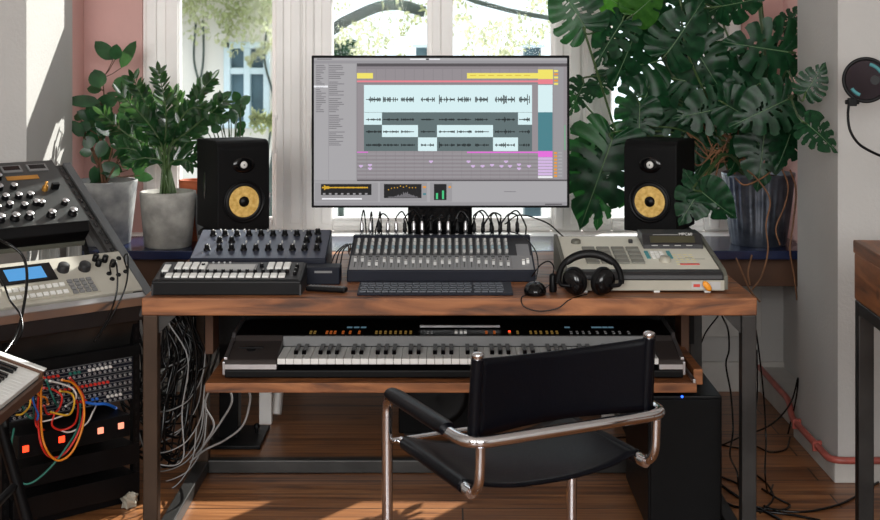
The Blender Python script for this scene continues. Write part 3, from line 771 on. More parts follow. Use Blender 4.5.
# ---------------------------------------------------------------- drum machine
dm = thing('drum_machine', 'long black drum machine with two rows of white buttons at desk left', 'drum machine', (-.6, 3.55, DT))
MB().prism([(0, 0), (.148, 0), (.148, .066), (.004, .040), (0, .038)], -.204, .204, 'x').build('case', 'black_plastic', dm, bevel=.003)
MB().box(-.2045, -.1995, -.001, .15, 0, .03).box(.1995, .2045, -.001, .15, 0, .03).build('side_cheek', 'grey_dark', dm)
T, L = slope(.004, .0405, .148, .0665)
m = MB().box(-.196, .196, .006, L - .004, 0, .0012, 0).box(-.068, .062, .078, .122, .0012, .0022, 1).box(-.075, .068, .070, .128, .0010, .0018, 2)
m.build('top_panel', ['grey_dark', 'grey_light', 'grey_mid'], dm).matrix_local = T
bw = MB().box(-.0092, .0092, -.0135, .0135, 0, .006)
row(dm, 'button', bw, 'white_plastic', [(-.163 + i * .0222, .028, .0012) for i in range(15)], T, bevel=.0015)
bl = MB().box(-.0092, .0092, -.024, .024, 0, .006)
row(dm, 'button', bl, 'white_plastic', [(-.150 + i * .0225, .105, .0012) for i in range(4)] + [(.108 + i * .0225, .105, .0012) for i in range(3)] + [(-.182, .085, .0012)], T, bevel=.0015)
kk = knob_mesh(.0055, .009)
row(dm, 'knob', kk, ['black_plastic', 'white_plastic'], [(-.152 + i * .0222, .058, .0012) for i in range(15)] + [(-.182, .03, .0012), (.182, .1, .0012), (.182, .07, .0012), (.182, .04, .0012), (-.082, .105, .0012), (.082, .105, .0012)], T)
row(dm, 'led', MB().lathe([(.0035, 0), (.003, .003), (.0001, .004)], 10, cap=False), 'silver', [(-.06 + i * .016, .136, .0012) for i in range(4)], T)

# ---------------------------------------------------------------- analogue synthesizer
sy = thing('analogue_synthesizer', 'sloping dark metal synthesizer with twenty-odd black knobs behind the drum machine', 'synthesizer', (-.547, 3.78, DT))
MB().prism([(0, 0), (.20, 0), (.20, .118), (0, .062)], -.200, .198, 'x').build('case', 'navy_black', sy, bevel=.003)
T, L = slope(0, .0622, .20, .1182)
mat('synth_panel', (66, 70, 84), 0.3, 0.3, var=0.04)
MB().box(-.196, .194, .003, L - .003, 0, .0012).build('top_panel', 'synth_panel', sy).matrix_local = T
kk = knob_mesh(.0078, .016, 1)
kpts = [(-.158 + i * .0362, .165, .0012) for i in range(9)] + [(.158, .175, .0012)] + [(-.158 + i * .036, .06, .0012) for i in range(10)] + [(-.13, .115, .0012), (-.094, .115, .0012), (.13, .115, .0012), (.166, .115, .0012)]
row(sy, 'knob', kk, ['black_plastic', 'white_plastic'], kpts, T)
row(sy, 'switch', MB().box(-.002, .002, -.004, .004, 0, .006), 'grey_light', [(-.14 + i * .036, .195, .0012) for i in range(9)] + [(-.05 + i * .036, .11, .0012) for i in range(5)], T)

# ---------------------------------------------------------------- sampler workstation (right)
mp = thing('drum_sampler', 'large off-white sampling drum machine with grey pads at desk right', 'sampler', (.553, 3.590, DT - .004))
W = .452; D_ = .36
MB().prism([(.004, .010), (D_, .010), (D_, .105), (.03, .056), (.004, .052)], -W / 2 + .012, W / 2 - .012, 'x').build('chassis', 'beige_plastic', mp, bevel=.002)
for sx in (-1, 1):
    x = sx * (W / 2 - .006)
    MB().prism([(.0, .012), (D_ + .004, .012), (D_ + .004, .113), (.03, .064), (.0, .050)], x - .006, x + .006, 'x').build('side_cheek', 'olive_grey', mp, bevel=.002)
MB().prism([(-.003, .038), (.03, .038), (.045, .062), (.010, .060), (-.001, .052)], -W / 2 + .012, W / 2 - .012, 'x').build('wrist_rest', 'grey_dark', mp, bevel=.004)
MB().box(-W / 2 + .010, W / 2 - .010, -.001, .006, .010, .038).build('front_strip', 'putty', mp, bevel=.001)
T, L = slope(.035, .0575, D_, .1055)
m = MB().box(-W / 2 + .014, W / 2 - .014, .012, L - .002, 0, .0012, 0)
for i in range(4):
    for j in range(5): m.box(.102 + i * .016, .112 + i * .016, .055 + j * .022, .062 + j * .022, .0012, .0016, 1)
m.box(.135, .155, .118, .120, .0012, .0016, 2).box(.112, .19, .105, .107, .0012, .0016, 2).box(.11, .165, .052, .061, .0012, .003, 3)
m.build('top_panel', ['beige_plastic', 'cream', 'olive_grey', 'red_paint'], mp).matrix_local = T
row(mp, 'pad', MB().box(-.0185, .0185, -.0165, .0165, 0, .005), 'pad_grey', [(-.135 + i * .043, .078 + j * .039, .0012) for i in range(4) for j in range(4)], T, bevel=.0015)
row(mp, 'button', MB().box(-.0055, .0055, -.006, .006, 0, .003), 'white_plastic', [(.046 + i * .013, .115 + j * .018, .0012) for i in range(3) for j in range(4)], T, bevel=.0005)
row(mp, 'button', MB().box(-.0055, .0055, -.006, .006, 0, .003), 'teal', [(x, .115 + j * .018, .0012) for x in (.030, .094) for j in range(4)], T, 'small teal button', bevel=.0005)
k_ = MB().lathe([(.017, 0), (.0165, .006), (.015, .008), (.0145, .013), (.0, .0135)], 24).build('data_wheel', 'putty', mp); k_.matrix_local = T @ TR(.072, .085, .0012)
k_ = MB().lathe([(.015, 0), (.014, .008), (.012, .010), (.0, .010)], 24).build('volume_knob', 'olive_grey', mp); k_.matrix_local = T @ TR(-.165, .262, .0012)
k_ = MB().box(-.006, .006, -.006, .006, 0, .010).build('button', 'grey_dark', mp, bevel=.001); k_.matrix_local = T @ TR(-.002, .262, .0012)
hd = MB().prism([(.235, .086), (.362, .104), (.362, .128), (.268, .128), (.240, .100)], .028, .205, 'x').build('display_hood', 'grey_dark', mp, bevel=.003)
T2 = TR(0, .2405, .1005) @ RX(math.atan2(.028, .028))
MB().box(.050, .182, .006, .030, 0, .001).build('display', 'lcd_olive', mp).matrix_local = T2
m = MB()
for i in range(4): m.box(.052 + i * .034, .070 + i * .034, -.0065, -.0035, .0012, .0018)
o = m.build('printed_label', 'grey_light', mp); o.matrix_local = T2
text_part('model_lettering', 'MPC60', .0135, T2 @ TR(.137, .0325, .0008), 'white_plastic', mp)
MB().box(.060, .135, .0335, .0350, .0008, .0014).build('printed_line', 'grey_light', mp).matrix_local = T2
MB().box(.125, .205, -.0018, -.001, .014, .034).build('badge', 'grey_light', mp)
MB().box(.130, .148, -.0025, -.0018, .020, .028).build('badge_mark', 'red_paint', mp, label='red mark')
MB().lathe([(.004, 0), (.008, .002), (.009, .010), (.006, .013), (.0, .0135)], 12, 0, TR(.166, -.0018, .024) @ RY(.9) @ RX(PI / 2), sx=1.9).build('tab', 'orange_paint', mp, label='orange plastic tab')
for x in (-.17, .03, .17):
    MB().box(x - .008, x + .008, .004, .02, .004, .0098).build('foot', 'white_plastic', mp)

# ---------------------------------------------------------------- headphones
hp = thing('headphones', 'black over-ear headphones standing against the front of the off-white sampler', 'headphones', (.392, 3.543, DT)); hp.scale = (1.1, 1.0, 1.1)
pts = []
for i in range(25):
    a_ = math.radians(-8 + 196 * i / 24); pts.append(Vector((.078 * math.cos(a_), .012 * math.sin(a_) , .036 + .070 * max(0, math.sin(a_)) ** .9 if math.sin(a_) > 0 else .036 + .03 * math.sin(a_))))
MB().tube(pts, .0075, 12, flat=1.0).build('headband', 'black_matte', hp)
pts2 = [p * 1 + Vector((0, 0, -.004)) for p in pts[6:19]]
MB().tube(pts2, [.007] + [.0095] * 11 + [.007], 12).build('headband_pad', 'rubber', hp)
for sx in (-1, 1):
    T = TR(sx * .036 - .003, -.002, .037) @ RZ(sx * .55) @ RY(sx * .35) @ RX(PI / 2)
    MB().lathe([(.012, .021), (.026, .019), (.031, .012), (.0325, .004)], 28, 0, T, sx=.85).build('ear_cup', 'black_gloss', hp)
    MB().lathe([(.0325, .004), (.036, -.002), (.035, -.012), (.026, -.016), (.020, -.010)], 28, 0, T, sx=.85, cap=False).build('ear_pad', 'rubber', hp)
    MB().tube(catmull([(sx * .076, .0, .042), (sx * .072, -.012, .03), (sx * .05, -.020, .028)], 6), .005, 8).build('yoke', 'black_plastic', hp)
o = MB().tube(catmull([(.385, 3.548, .724), (.36, 3.525, .7225), (.33, 3.507, .715), (.30, 3.500, .695), (.25, 3.4985, .688), (.21, 3.500, .70), (.205, 3.515, .7222), (.235, 3.56, .7222), (.262, 3.60, .7222), (.29, 3.61, .74)], 7), .0016, 7).build('headphone_cable', 'cable_black')
tag(o, 'thin black headphone cable looping over the front edge of the desktop', 'cable')

# ---------------------------------------------------------------- keyboard synthesizer on the shelf
ks = thing('keyboard_synthesizer', 'long grey-black keyboard synthesizer with many white keys on the under-desk shelf', 'keyboard', (.0225, 3.68, SHZ))
hw = .65
MB().prism([(0, .004), (.35, .004), (.35, .095), (.155, .088), (.150, .060), (.150, .035), (0, .026)], -hw, hw, 'x').build('case', 'panel_black', ks, bevel=.004)
mat('synth_grey', (66, 60, 58), 0.4, 0.2, var=0.05)
MB().prism([(-.002, .026), (.155, .026), (.157, .092), (.14, .078), (.006, .055), (-.002, .045)], -hw, -.502, 'x').build('left_cheek', 'synth_grey', ks, bevel=.004)
MB().prism([(-.002, .026), (.155, .026), (.157, .092), (.14, .078), (.006, .055), (-.002, .045)], .581, hw, 'x').build('right_cheek', 'synth_grey', ks, bevel=.004)
MB().box(-hw + .002, -.502, -.0035, -.002, .030, .043).box(.581, hw - .002, -.0035, -.002, .030, .043).build('silver_trim', 'silver', ks)
MB().box(-.502, .581, .148, .158, .060, .0895).build('key_rear_strip', 'grey_mid', ks, bevel=.001)
kw = 1.0815 / 46
wk = MB().box(-kw / 2 + .0006, kw / 2 - .0006, 0, .145, -.016, 0)
row(ks, 'white_key', wk, 'white_plastic', [(-.501 + kw * (i + .5), .004, .058) for i in range(46)], TR(), bevel=.0008)
bk = MB().prism([(.0, 0), (.095, 0), (.095, .010), (.008, .010)], -.0058, .0058, 'x')
bpts = []
for i in range(45):
    if i % 7 in (1, 2, 4, 5, 6) : bpts.append((-.501 + kw * (i + 1) , .052, .0582))
row(ks, 'black_key', bk, 'black_gloss', bpts, TR(), bevel=.001)
for sx in (-1, 1):
    MB().box(sx * (hw + .002) - .004, sx * (hw + .002) + .004, .0, .35, .012, .099 if 0 else .05).build('side_rail', 'silver' , ks, bevel=.002)
    MB().prism([(.155, .09), (.35, .0965), (.35, .104), (.155, .099), (.14, .086), (.002, .062), (.002, .055)], sx * (hw - .003) - .005, sx * (hw - .003) + .005, 'x').build('side_edge', 'silver', ks, bevel=.001)
MB().cyl(.014, 0, .004, 20, T=TR(-.585, .075, .068) @ RX(.17)).box(-.62, -.55, .07, .076, .071, .076).build('pitch_lever', 'black_plastic', ks)
T, L = slope(.157, .0885, .35, .0955)
MB().box(-.63, .62, .004, L - .004, 0, .0015).build('control_panel', 'panel_black', ks).matrix_local = T
def kx(px): return at(px, 0, 3.9).x - .0225
bb = MB().box(-.0035, .0035, -.003, .003, 0, .003)
for nm, mt, ps in (('orange lit button', 'led_orange', [328, 332, 336, 344, 351, 360, 486, 494]), ('amber lit button', 'led_amber', [312, 316, 377, 381, 386, 391, 396, 401, 406, 411, 509, 517, 530, 535, 540, 546, 551, 556]), ('grey button', 'grey_mid', [428, 432, 570, 576, 582, 588, 596, 604, 612, 618, 627])):
    row(ks, 'button', bb, mt, [(kx(p), v, .0015) for p in ps for v in (.020, .040)], T, nm)
row(ks, 'button', bb, 'led_red', [(kx(509), .038, .002)], T, 'red lit button')
row(ks, 'slider', MB().box(-.0042, .0042, -.010, .010, 0, .007), 'white_plastic', [(kx(p), .030, .0015) for p in (456, 461, 465)], T)
m = MB()
for p in (349, 356, 363, 568, 595, 600, 606, 612): m.box(kx(p) - .008, kx(p) + .008, .085, .100, .0015, .0022)
m.build('status_display', 'led_cyan', ks).matrix_local = T
o = MB().prism([(.30, 0.0), (.345, .0), (.345, .02), (.305, .006)], kx(420), kx(500), 'x').build('display_housing', 'black_gloss', ks); o.location = (0, -.05, .098)
MB().box(kx(420), kx(500), .232, .240, .097, .103).build('display_bezel', 'silver', ks)

# ---------------------------------------------------------------- slanted rack at the left
ru = Vector((.76, .65, 0)); ru.normalize(); rzang = math.atan2(.65, .76)
rb = Vector((-ru.y, ru.x, 0)); R2 = Vector((-.95, 4.0, 0))
def RK(x, y, z): return R2 + ru * x + rb * y + Vector((0, 0, z))
rk = thing('equipment_rack', 'black steel equipment rack with slanted top section left of the desk', 'rack', R2, rzang)
WT = .50
mat('grey_rail', (92, 94, 96), 0.45, 0.3, var=0.08)
TS, LS = slope(-.08, .652, .497, 1.0)
for x in (0.0, -WT):
    MB().box(x - .022, x + .006, -.02, LS, -.075, .012).build('slanted_side', 'grey_rail', rk, bevel=.003).matrix_local = TS
    m = MB().box(x - .050, x - .022, 0, LS - .005, -.012, .004)
    for i in range(15): m.box(x - .040, x - .030, .03 + i * .043, .05 + i * .043, .004, .005, 1)
    m.build('rack_strip', ['steel_dark', 'black_gloss'], rk).matrix_local = TS
MB().box(-WT - .02, .006, -.018, .006, -.03, .006).build('front_lip', 'silver', rk, bevel=.003).matrix_local = TS
MB().box(-WT - .02, .006, -.012, .012, -.095, -.03).build('lower_lip', 'grey_dark', rk, bevel=.003).matrix_local = TS
MB().box(-WT, .0, LS - .02, LS, -.07, 0).build('rear_rail', 'grey_dark', rk, bevel=.003).matrix_local = TS
LW = .425
for x in (-.014, -LW):
    for y in (0.0, .30):
        m = MB().box(x, x + .022, y, y + .022, .0, .60)
        if y == 0:
            for i in range(22): m.box(x + .008, x + .014, y - .0006, y, .03 + i * .026, .042 + i * .026, 1)
        m.build('upright', ['black_metal', 'rubber'], rk)
    MB().box(x, x + .022, .022, .30, .58, .60).build('cross_member', 'black_metal', rk)
    MB().box(x, x + .022, .022, .30, .02, .045).build('cross_member', 'black_metal', rk)
MB().box(-LW + .02, -.014, 0, .01, .005, .03).build('base_rail', 'black_metal', rk)
MB().prism([(-.03, .625), (.05, .66), (.05, .46), (.035, .46)], -WT, -.0, 'x').build('blank_panel', 'steel_dark', rk)
MB().box(-WT, .004, -.012, .012, .452, .485).build('upper_crossbar', 'black_matte', rk, bevel=.002)
MB().prism([(.10, .40), (.12, .40), (.40, .80), (.38, .80)], -.012, -.002, 'x').build('side_strut', 'black_metal', rk)
MB().prism([(.10, .40), (.12, .40), (.40, .80), (.38, .80)], -WT, -WT + .01, 'x').build('side_strut', 'black_metal', rk)

# upper rack synth
us = thing('rack_synthesizer', 'black desktop synthesizer with silver-capped knobs at the top of the slanted rack', 'synthesizer', R2, rzang)
V0, V1 = .315, .64
Tz = TS @ TR(0, V0, 0)
LV = V1 - V0
MB().prism([(-.012, -.035), (-.03, .028), (-.008, .05), (LV, .05), (LV, -.05)], -WT + .038, -.085, 'x').build('case', 'black_plastic', us, bevel=.003).matrix_local = Tz
mat('anthracite', (70, 72, 72), 0.33, 0.4, var=0.05)
MB().box(-WT + .036, -.083, -.006, LV - .004, .05, .0525).build('face_panel', 'anthracite', us).matrix_local = Tz
m = MB().box(-WT + .036, -.085, -.01, .0, -.035, -.02, 0)
m.build('front_vent', 'olive_grey', us).matrix_local = Tz @ TR(0, -.01, 0)
big = MB().lathe([(.0145, 0), (.0150, .006), (.0125, .008), (.0118, .020)], 20, 0, cap=False).lathe([(.0118, .020), (.0105, .022), (.0, .022)], 20, 1, cap=False)
row(us, 'knob', big, ['black_plastic', 'silver'], [(x, .03, .0525) for x in (-.445, -.40, -.355, -.31, -.265, -.195, -.125)] , Tz)
sm_ = MB().lathe([(.0115, 0), (.0105, .015)], 16, 0, cap=False).lathe([(.0105, .015), (.009, .017), (.0, .017)], 16, 1, cap=False)
row(us, 'knob', sm_, ['black_plastic', 'silver'], [(-.43 + i * .042, .085 + (i % 2) * .01, .0525) for i in range(6)] + [(-.43 + i * .042, .135, .0525) for i in range(5)] + [(-.44 + i * .045, .185, .0525) for i in range(5)] + [(-.44 + i * .05, .24, .0525) for i in range(4)] + [(-.13, .085, .0525), (-.205, .09, .0525), (-.225, .135, .0525)], Tz)
m = MB().box(-.265, -.20, .265, .30, .0525, .056).box(-.18, -.115, .265, .30, .0525, .056)
for x in (-.265, -.18): m.box(x + .006, x + .059, .275, .296, .056, .0565, 1)
m.build('meter_window', ['grey_mid', 'black_gloss'], us).matrix_local = Tz
MB().box(-.265, -.16, .225, .245, .0525, .054).build('label_strip', 'gold', us, label='gold printed strip').matrix_local = Tz
k_ = MB().lathe([(.010, 0), (.009, .014), (.004, .018), (.005, .030), (.0, .032)], 16).build('lever', 'gold', us); k_.matrix_local = Tz @ TR(-.165, .165, .0525)
m = MB().box(-.145, -.12, .16, .172, .0525, .075)
m.build('toggle', 'black_plastic', us, bevel=.002).matrix_local = Tz
# beige rack sampler
mat('aged_beige', (172, 168, 156), 0.5, var=0.06)
bs = thing('rack_sampler', 'beige rack sampler with glowing blue display at the foot of the slanted rack', 'sampler', R2, rzang)
Ts = TS @ TR(0, .012, 0)
MB().box(-WT + .0, -.014, 0, .185, -.05, .010).build('chassis', 'aged_beige', bs, bevel=.002).matrix_local = Ts
MB().box(-.425, -.255, .088, .165, .010, .014).build('display_frame', 'black_gloss', bs, bevel=.001).matrix_local = Ts
MB().box(-.400, -.285, .100, .152, .014, .0145).build('display', 'lcd_blue', bs).matrix_local = Ts
MB().box(-.43, -.15, .012, .080, .010, .0125).build('key_field', 'putty', bs).matrix_local = Ts
row(bs, 'button', MB().box(-.0075, .0075, -.007, .007, 0, .005), 'white_plastic', [(-.415 + i * .020, v, .0125) for i in range(9) for v in (.028, .060)], Ts, bevel=.001)
row(bs, 'button', MB().box(-.0075, .0075, -.006, .006, 0, .005), 'grey_mid', [(-.228 + i * .020, .02 + j * .0165, .0125) for i in range(4) for j in range(4)], Ts, 'grey number button', bevel=.001)
row(bs, 'knob', MB().lathe([(.0185, 0), (.017, .018), (.015, .020), (.0, .020)], 24), 'grey_dark', [(-.225, .128, .010), (-.160, .122, .010)], Ts)
row(bs, 'knob', MB().lathe([(.0095, 0), (.009, .02), (.0, .021)], 16), 'black_plastic', [(-.112, .13, .010), (-.085, .145, .010), (-.112, .155, .010), (-.070, .120, .010)], Ts, 'small black knob')
row(bs, 'jack_socket', MB().lathe([(.008, 0), (.007, .004), (.003, .004), (.003, .001)], 14), 'black_metal', [(-.095, .06, .010), (-.068, .075, .010), (-.095, .085, .010), (-.04, .085, .010), (-.035, .15, .010)], Ts)
MB().box(-.47, -.45, .02, .05, .010, .011).build('port', 'grey_light', bs).matrix_local = Ts
# patch modules in the lower rack
mcols = ['wire_red', 'wire_green', 'wire_white', 'wire_yellow', 'silver', 'wire_blue']
for r in range(3):
    z0 = .319 + (2 - r) * .0445
    pm = thing('patch_module', ('top', 'middle', 'bottom')[r] + ' strip of the modular patch panel in the lower rack', 'patch panel', R2, rzang, 'patch strips in the lower rack')
    MB().box(-LW + .022, -.016, -.004, .10, z0, z0 + .043).build('faceplate', 'navy_black', pm, bevel=.001)
    rs = random.Random(r + 20)
    m = MB()
    for z_ in (.0035, .017, .027, .0405): m.box(-LW + .026, -.02, -.0046, -.004, z0 + z_ - .0008, z0 + z_ + .0008)
    m.build('printed_lines', 'grey_mid', pm)
    jk = MB().lathe([(.0042, 0), (.0042, .004), (.002, .004), (.002, .001)], 8, 0, RX(PI / 2), cap=False)
    row(pm, 'jack_socket', jk, 'silver', [(-LW + .035 + i * .0165, -.004, z0 + .010) for i in range(23)] + [(-LW + .035 + i * .0165, -.004, z0 + .034) for i in range(23)], TR())
    kb_ = MB().lathe([(.0048, 0), (.004, .008), (.0, .008)], 8, 0, RX(PI / 2))
    sel = {0: [(.30, 'wire_red', 4), (.22, 'wire_green', 3), (.16, 'wire_white', 6)], 1: [(.25, 'wire_red', 12)], 2: [(.2, 'wire_red', 3), (.15, 'wire_blue', 2), (.10, 'wire_white', 4)]}[r]
    for x0, c_, n_ in sel:
        row(pm, 'cap', kb_, c_, [(-x0 + i * .0135, -.004, z0 + .022) for i in range(n_)], TR(), c_[5:] + ' cap')
# power box with red lights
pb = thing('power_conditioner', 'black rack box with glowing red switches below the patch strips', 'rack unit', R2, rzang)
MB().box(-LW + .012, -.07, -.09, .22, .236, .300).build('case', 'black_metal', pb, bevel=.002)
sw = MB().box(-.009, .009, -.004, 0, -.009, .009)
row(pb, 'lit_switch', sw, 'led_pink', [(-.10, -.09, .272), (-.165, -.09, .270)], TR(), 'pale red lit switch', bevel=.001)
row(pb, 'lit_switch', sw, 'led_red', [(-.285, -.09, .268), (-.392, -.09, .262)], TR(), bevel=.001)
for z, lab in ((.135, 'upper'), (.04, 'lower')):
    ds = thing('rack_unit', '%s plain black rack unit near the bottom of the lower rack' % lab, 'rack unit', R2, rzang)
    MB().box(-LW + .024, -.016, -.03, .25, z, z + (.052 if z > .1 else .058)).build('case', 'black_metal', ds, bevel=.002)
    MB().box(-LW + .02, -.012, -.036, -.03, z - .004, z + (.056 if z > .1 else .062)).build('front_plate', 'black_plastic', ds, bevel=.001)

# patch cables
def rkY(px, off=0.0):
    k = (px - 446) / F; A_ = R2 - rb * off
    x = (k * A_.y - A_.x) / (ru.x - k * ru.y); return A_.y + ru.y * x
def RP(px, py, off=.03):
    if py > 411: off = max(off, .115)
    return at(px, py, rkY(px, off))
pcs = [
 ('red', 'long red patch cable hanging in the largest loop below the patch strips', [(40, 388, .0), (38, 405, .05), (40, 440, .13), (50, 457, .13), (66, 452, .13), (80, 428, .13), (84, 400, .10), (76, 385, .05), (70, 378, .0)], .0032),
 ('orange', 'orange patch cable hanging beside the long red loop', [(42, 376, .0), (41, 400, .06), (43, 440, .14), (56, 460, .15), (72, 452, .15), (83, 425, .14), (83, 400, .11), (74, 384, .05), (62, 380, .0)], .0032),
 ('green', 'teal-green patch cable dropping to the lowest loop at the rack left', [(14, 428, .0), (11, 450, .06), (14, 475, .1), (28, 484, .12), (48, 470, .13), (68, 445, .13), (79, 425, .10), (80, 405, .03)], .003),
 ('red', 'short red patch cable curled under the orange loop', [(55, 412, .0), (52, 425, .05), (62, 430, .07), (75, 423, .07), (78, 405, .04), (72, 395, .0)], .003),
 ('white', 'white patch cable curving over the red loops', [(50, 381, .0), (62, 384, .04), (73, 389, .07), (76, 398, .07), (66, 406, .0)], .0028),
 ('white', 'white patch cable falling from the blue plug', [(97, 404, .0), (93, 412, .05), (86, 424, .09), (70, 432, .09), (60, 430, .05)], .0026),
 ('white', 'straight pale patch cable low across the coloured cables', [(40, 422, .0), (50, 420, .05), (62, 416, .05), (68, 414, .0)], .0024),
 ('yellow', 'yellow patch cable in a small loop at the left', [(16, 415, .0), (22, 414, .05), (29, 407, .07), (30, 398, .06), (24, 394, .0)], .003),
 ('yellow', 'yellow patch cable arching in the middle of the strips', [(50, 412, .0), (68, 415, .05), (74, 405, .08), (72, 394, .06), (60, 391, .0)], .003),
 ('red', 'red patch cable making a round loop at the top left of the strips', [(44, 388, .0), (54, 390, .05), (62, 397, .07), (58, 410, .07), (48, 414, .05), (44, 406, .0)], .003),
 ('green', 'green patch cable running steeply down behind the red loop', [(46, 380, .0), (50, 390, .04), (55, 402, .05), (58, 406, .0)], .003),
 ('green', 'green patch cable hanging near the left end of the strips', [(22, 405, .0), (27, 415, .04), (33, 418, .04), (34, 408, .0)], .003),
 ('blue', 'blue patch cable hanging behind the yellow loop', [(32, 392, .0), (34, 404, .04), (38, 414, .04), (37, 420, .0)], .003),
 ('blue', 'bright blue patch plug lead lying right of the white cable', [(84, 402, .0), (95, 404, .03), (106, 404, .03), (116, 408, .0)], .0045),
 ('red', 'thin red patch cable crossing above the green one', [(28, 398, .0), (36, 408, .05), (36, 425, .06), (44, 430, .0)], .003),
 ('orange', 'short orange patch cable between the blue and red cables', [(36, 392, .0), (40, 396, .04), (46, 398, .04), (48, 404, .0)], .003)]
for c_, lab, ps, r_ in pcs:
    o = thing('patch_cable', lab, 'cable', RP(*ps[0]), 0, 'patch cables on the lower rack')
    MB().tube(catmull([RP(p[0], p[1], p[2] + .012) for p in ps], 8), r_, 8).build('cord', 'wire_' + c_, o, world=True)
    for p in (ps[0], ps[-1]):
        a_ = RP(p[0], p[1], .004); b_ = RP(p[0], p[1], .018)
        MB().tube([a_, b_], .0042, 8).build('plug', 'wire_' + c_, o, world=True)
# black leads over the rack sampler
for lab, ps, r_ in (('black lead plugged into the beige sampler, right of the two', [(128, 272, 3.97), (124, 258, 3.93), (128, 256, 3.90), (126, 285, 3.86), (114, 312, 3.84), (98, 338, 3.83)], .0026),
                    ('black lead plugged into the beige sampler, left of the two', [(112, 278, 3.95), (110, 266, 3.92), (116, 262, 3.88), (117, 290, 3.85), (108, 318, 3.84), (94, 342, 3.83)], .0026),
                    ('thick black cable arching down over the blue display at the left edge', [(-12, 236, 3.7), (6, 243, 3.68), (22, 255, 3.68), (27, 275, 3.66), (24, 305, 3.62), (16, 335, 3.55), (2, 356, 3.45)], .0042),
                    ('black cable falling straight down at the far left edge', [(-10, 262, 3.66), (2, 280, 3.62), (10, 300, 3.58), (20, 314, 3.56), (22, 330, 3.52), (14, 345, 3.48)], .003)):
    o = MB().tube(catmull([at(*p) for p in ps], 8), r_, 8).build('audio_lead', 'cable_black'); tag(o, lab, 'cable')
# cloth seen through the gap of the slanted rack
for px0, px1, lab in ((38, 58, 'left'), (66, 80, 'right')):
    m = MB(); vs = []; fs = []; n_ = 14
    a_, b_ = at(px0, 238, 4.34), at(px1, 238, 4.34)
    for i in range(n_ + 1):
        t = i / n_; p = a_.lerp(b_, t); dy = .012 * math.sin(i * 1.9)
        for z in (.62, .80): vs += [(p.x + (.03 * (z - .7)), p.y + dy + (0 if z > .7 else .01), z), (p.x + (.03 * (z - .7)), p.y + dy + .006, z)]
    for i in range(n_):
        k0 = i * 4; k1 = k0 + 4
        fs += [(k0, k1, k1 + 2, k0 + 2), (k0 + 1, k0 + 3, k1 + 3, k1 + 1), (k0 + 2, k1 + 2, k1 + 3, k0 + 3), (k0, k0 + 1, k1 + 1, k1)]
    m.add(vs, fs, 0, False); o = m.build('folded_paper', 'white_plastic'); tag(o, '%s folded white paper seen through the gap in the slanted rack' % lab, 'paper')

# ---------------------------------------------------------------- small keyboard at the lower left
lk = thing('small_keyboard', 'small wooden-cheeked keyboard tilted up at the lower left edge', 'keyboard', (-1.036, 3.29, .530), 0)
Tk = RY(math.radians(20))                     # faces +x, rising toward -x
MB().box(-.30, -.004, -.62, 0, -.03, .0).build('case', 'black_plastic', lk, bevel=.003).matrix_local = Tk @ TR(0, 0, .03)
MB().box(-.31, 0, -.002, .016, -.035, .022).build('cheek', 'brown_panel', lk, bevel=.003).matrix_local = Tk @ TR(0, 0, .03)
MB().box(-.31, 0, -.640, -.622, -.035, .022).build('cheek', 'brown_panel', lk, bevel=.003).matrix_local = Tk @ TR(0, 0, .03)
MB().box(-.31, 0.002, -.004, .018, .022, .026).build('cheek_cap', 'white_plastic', lk, bevel=.001).matrix_local = Tk @ TR(0, 0, .03)
MB().box(-.004, .006, -.62, .016, -.035, .0).build('front_board', 'brown_panel', lk, bevel=.002).matrix_local = Tk @ TR(0, 0, .03)
row(lk, 'white_key', MB().box(-.135, 0, -.0108, .0108, 0, .014), 'white_plastic', [(-.006, -.0135 - i * .0222, .03) for i in range(27)], Tk, bevel=.0008)
row(lk, 'black_key', MB().box(-.09, 0, -.0055, .0055, 0, .010), 'black_gloss', [(-.055, -.0246 - i * .0222, .044) for i in range(26) if i % 7 in (1, 2, 4, 5, 6)], Tk, bevel=.001)
MB().box(-.30, -.145, -.62, -.002, .0, .018).build('control_panel', 'grey_light', lk, bevel=.002).matrix_local = Tk @ TR(0, 0, .03)
ls = thing('keyboard_stand', 'dark slanted metal stand under the small keyboard at the lower left', 'stand', (-1.15, 3.1, 0))
for y in (3.26, 2.80):
    MB().tube([(-1.14, y, .53), (-.995, y, .012)], .016, 4).build('leg', 'black_metal', ls, world=True)
    MB().tube([(-1.27, y, .57), (-1.35, y, .012)], .016, 4).build('leg', 'black_metal', ls, world=True)
MB().tube([(-1.08, 2.78, .30), (-1.08, 3.27, .30)], .010, 10).build('pivot_rod', 'black_metal', ls, world=True)

# ---------------------------------------------------------------- pop filter
pf = thing('pop_filter', 'round dark mesh pop filter on a curved gooseneck before the right pier', 'pop filter', at(866, 80, 3.9))
Tf = RZ(-.28) @ RX(PI / 2)
ring = [Vector((.064 * math.cos(2 * PI * i / 48), .064 * math.sin(2 * PI * i / 48), 0)) for i in range(48)]
MB().tube(ring, .0058, 10, closed=True).build('ring', 'black_plastic', pf).matrix_local = Tf
MB().cyl(.061, -.0008, .0008, 48).build('mesh_screen', 'filter_mesh', pf).matrix_local = Tf
MB().cyl(.014, -.004, .004, 24).build('centre_badge', 'black_plastic', pf).matrix_local = Tf @ TR(.026, 0, 0)
for s0, s1 in ((.5, 1.35), (3.7, 4.35)):
    m = MB(); P_ = [Vector((.048 * math.cos(a_), .048 * math.sin(a_), .002)) for a_ in [s0 + (s1 - s0) * i / 10 for i in range(11)]]
    m.tube(P_, .006, 6, flat=.3); m.build('blue_marking', 'teal', pf, label='blue arc marking').matrix_local = Tf
MB().box(-.012, .012, -.01, .01, -.012, .012).cyl(.007, -.02, .02, 12, T=RY(PI / 2)).build('clamp', 'black_plastic', pf, bevel=.002).location = (-.042, -.002, -.066)
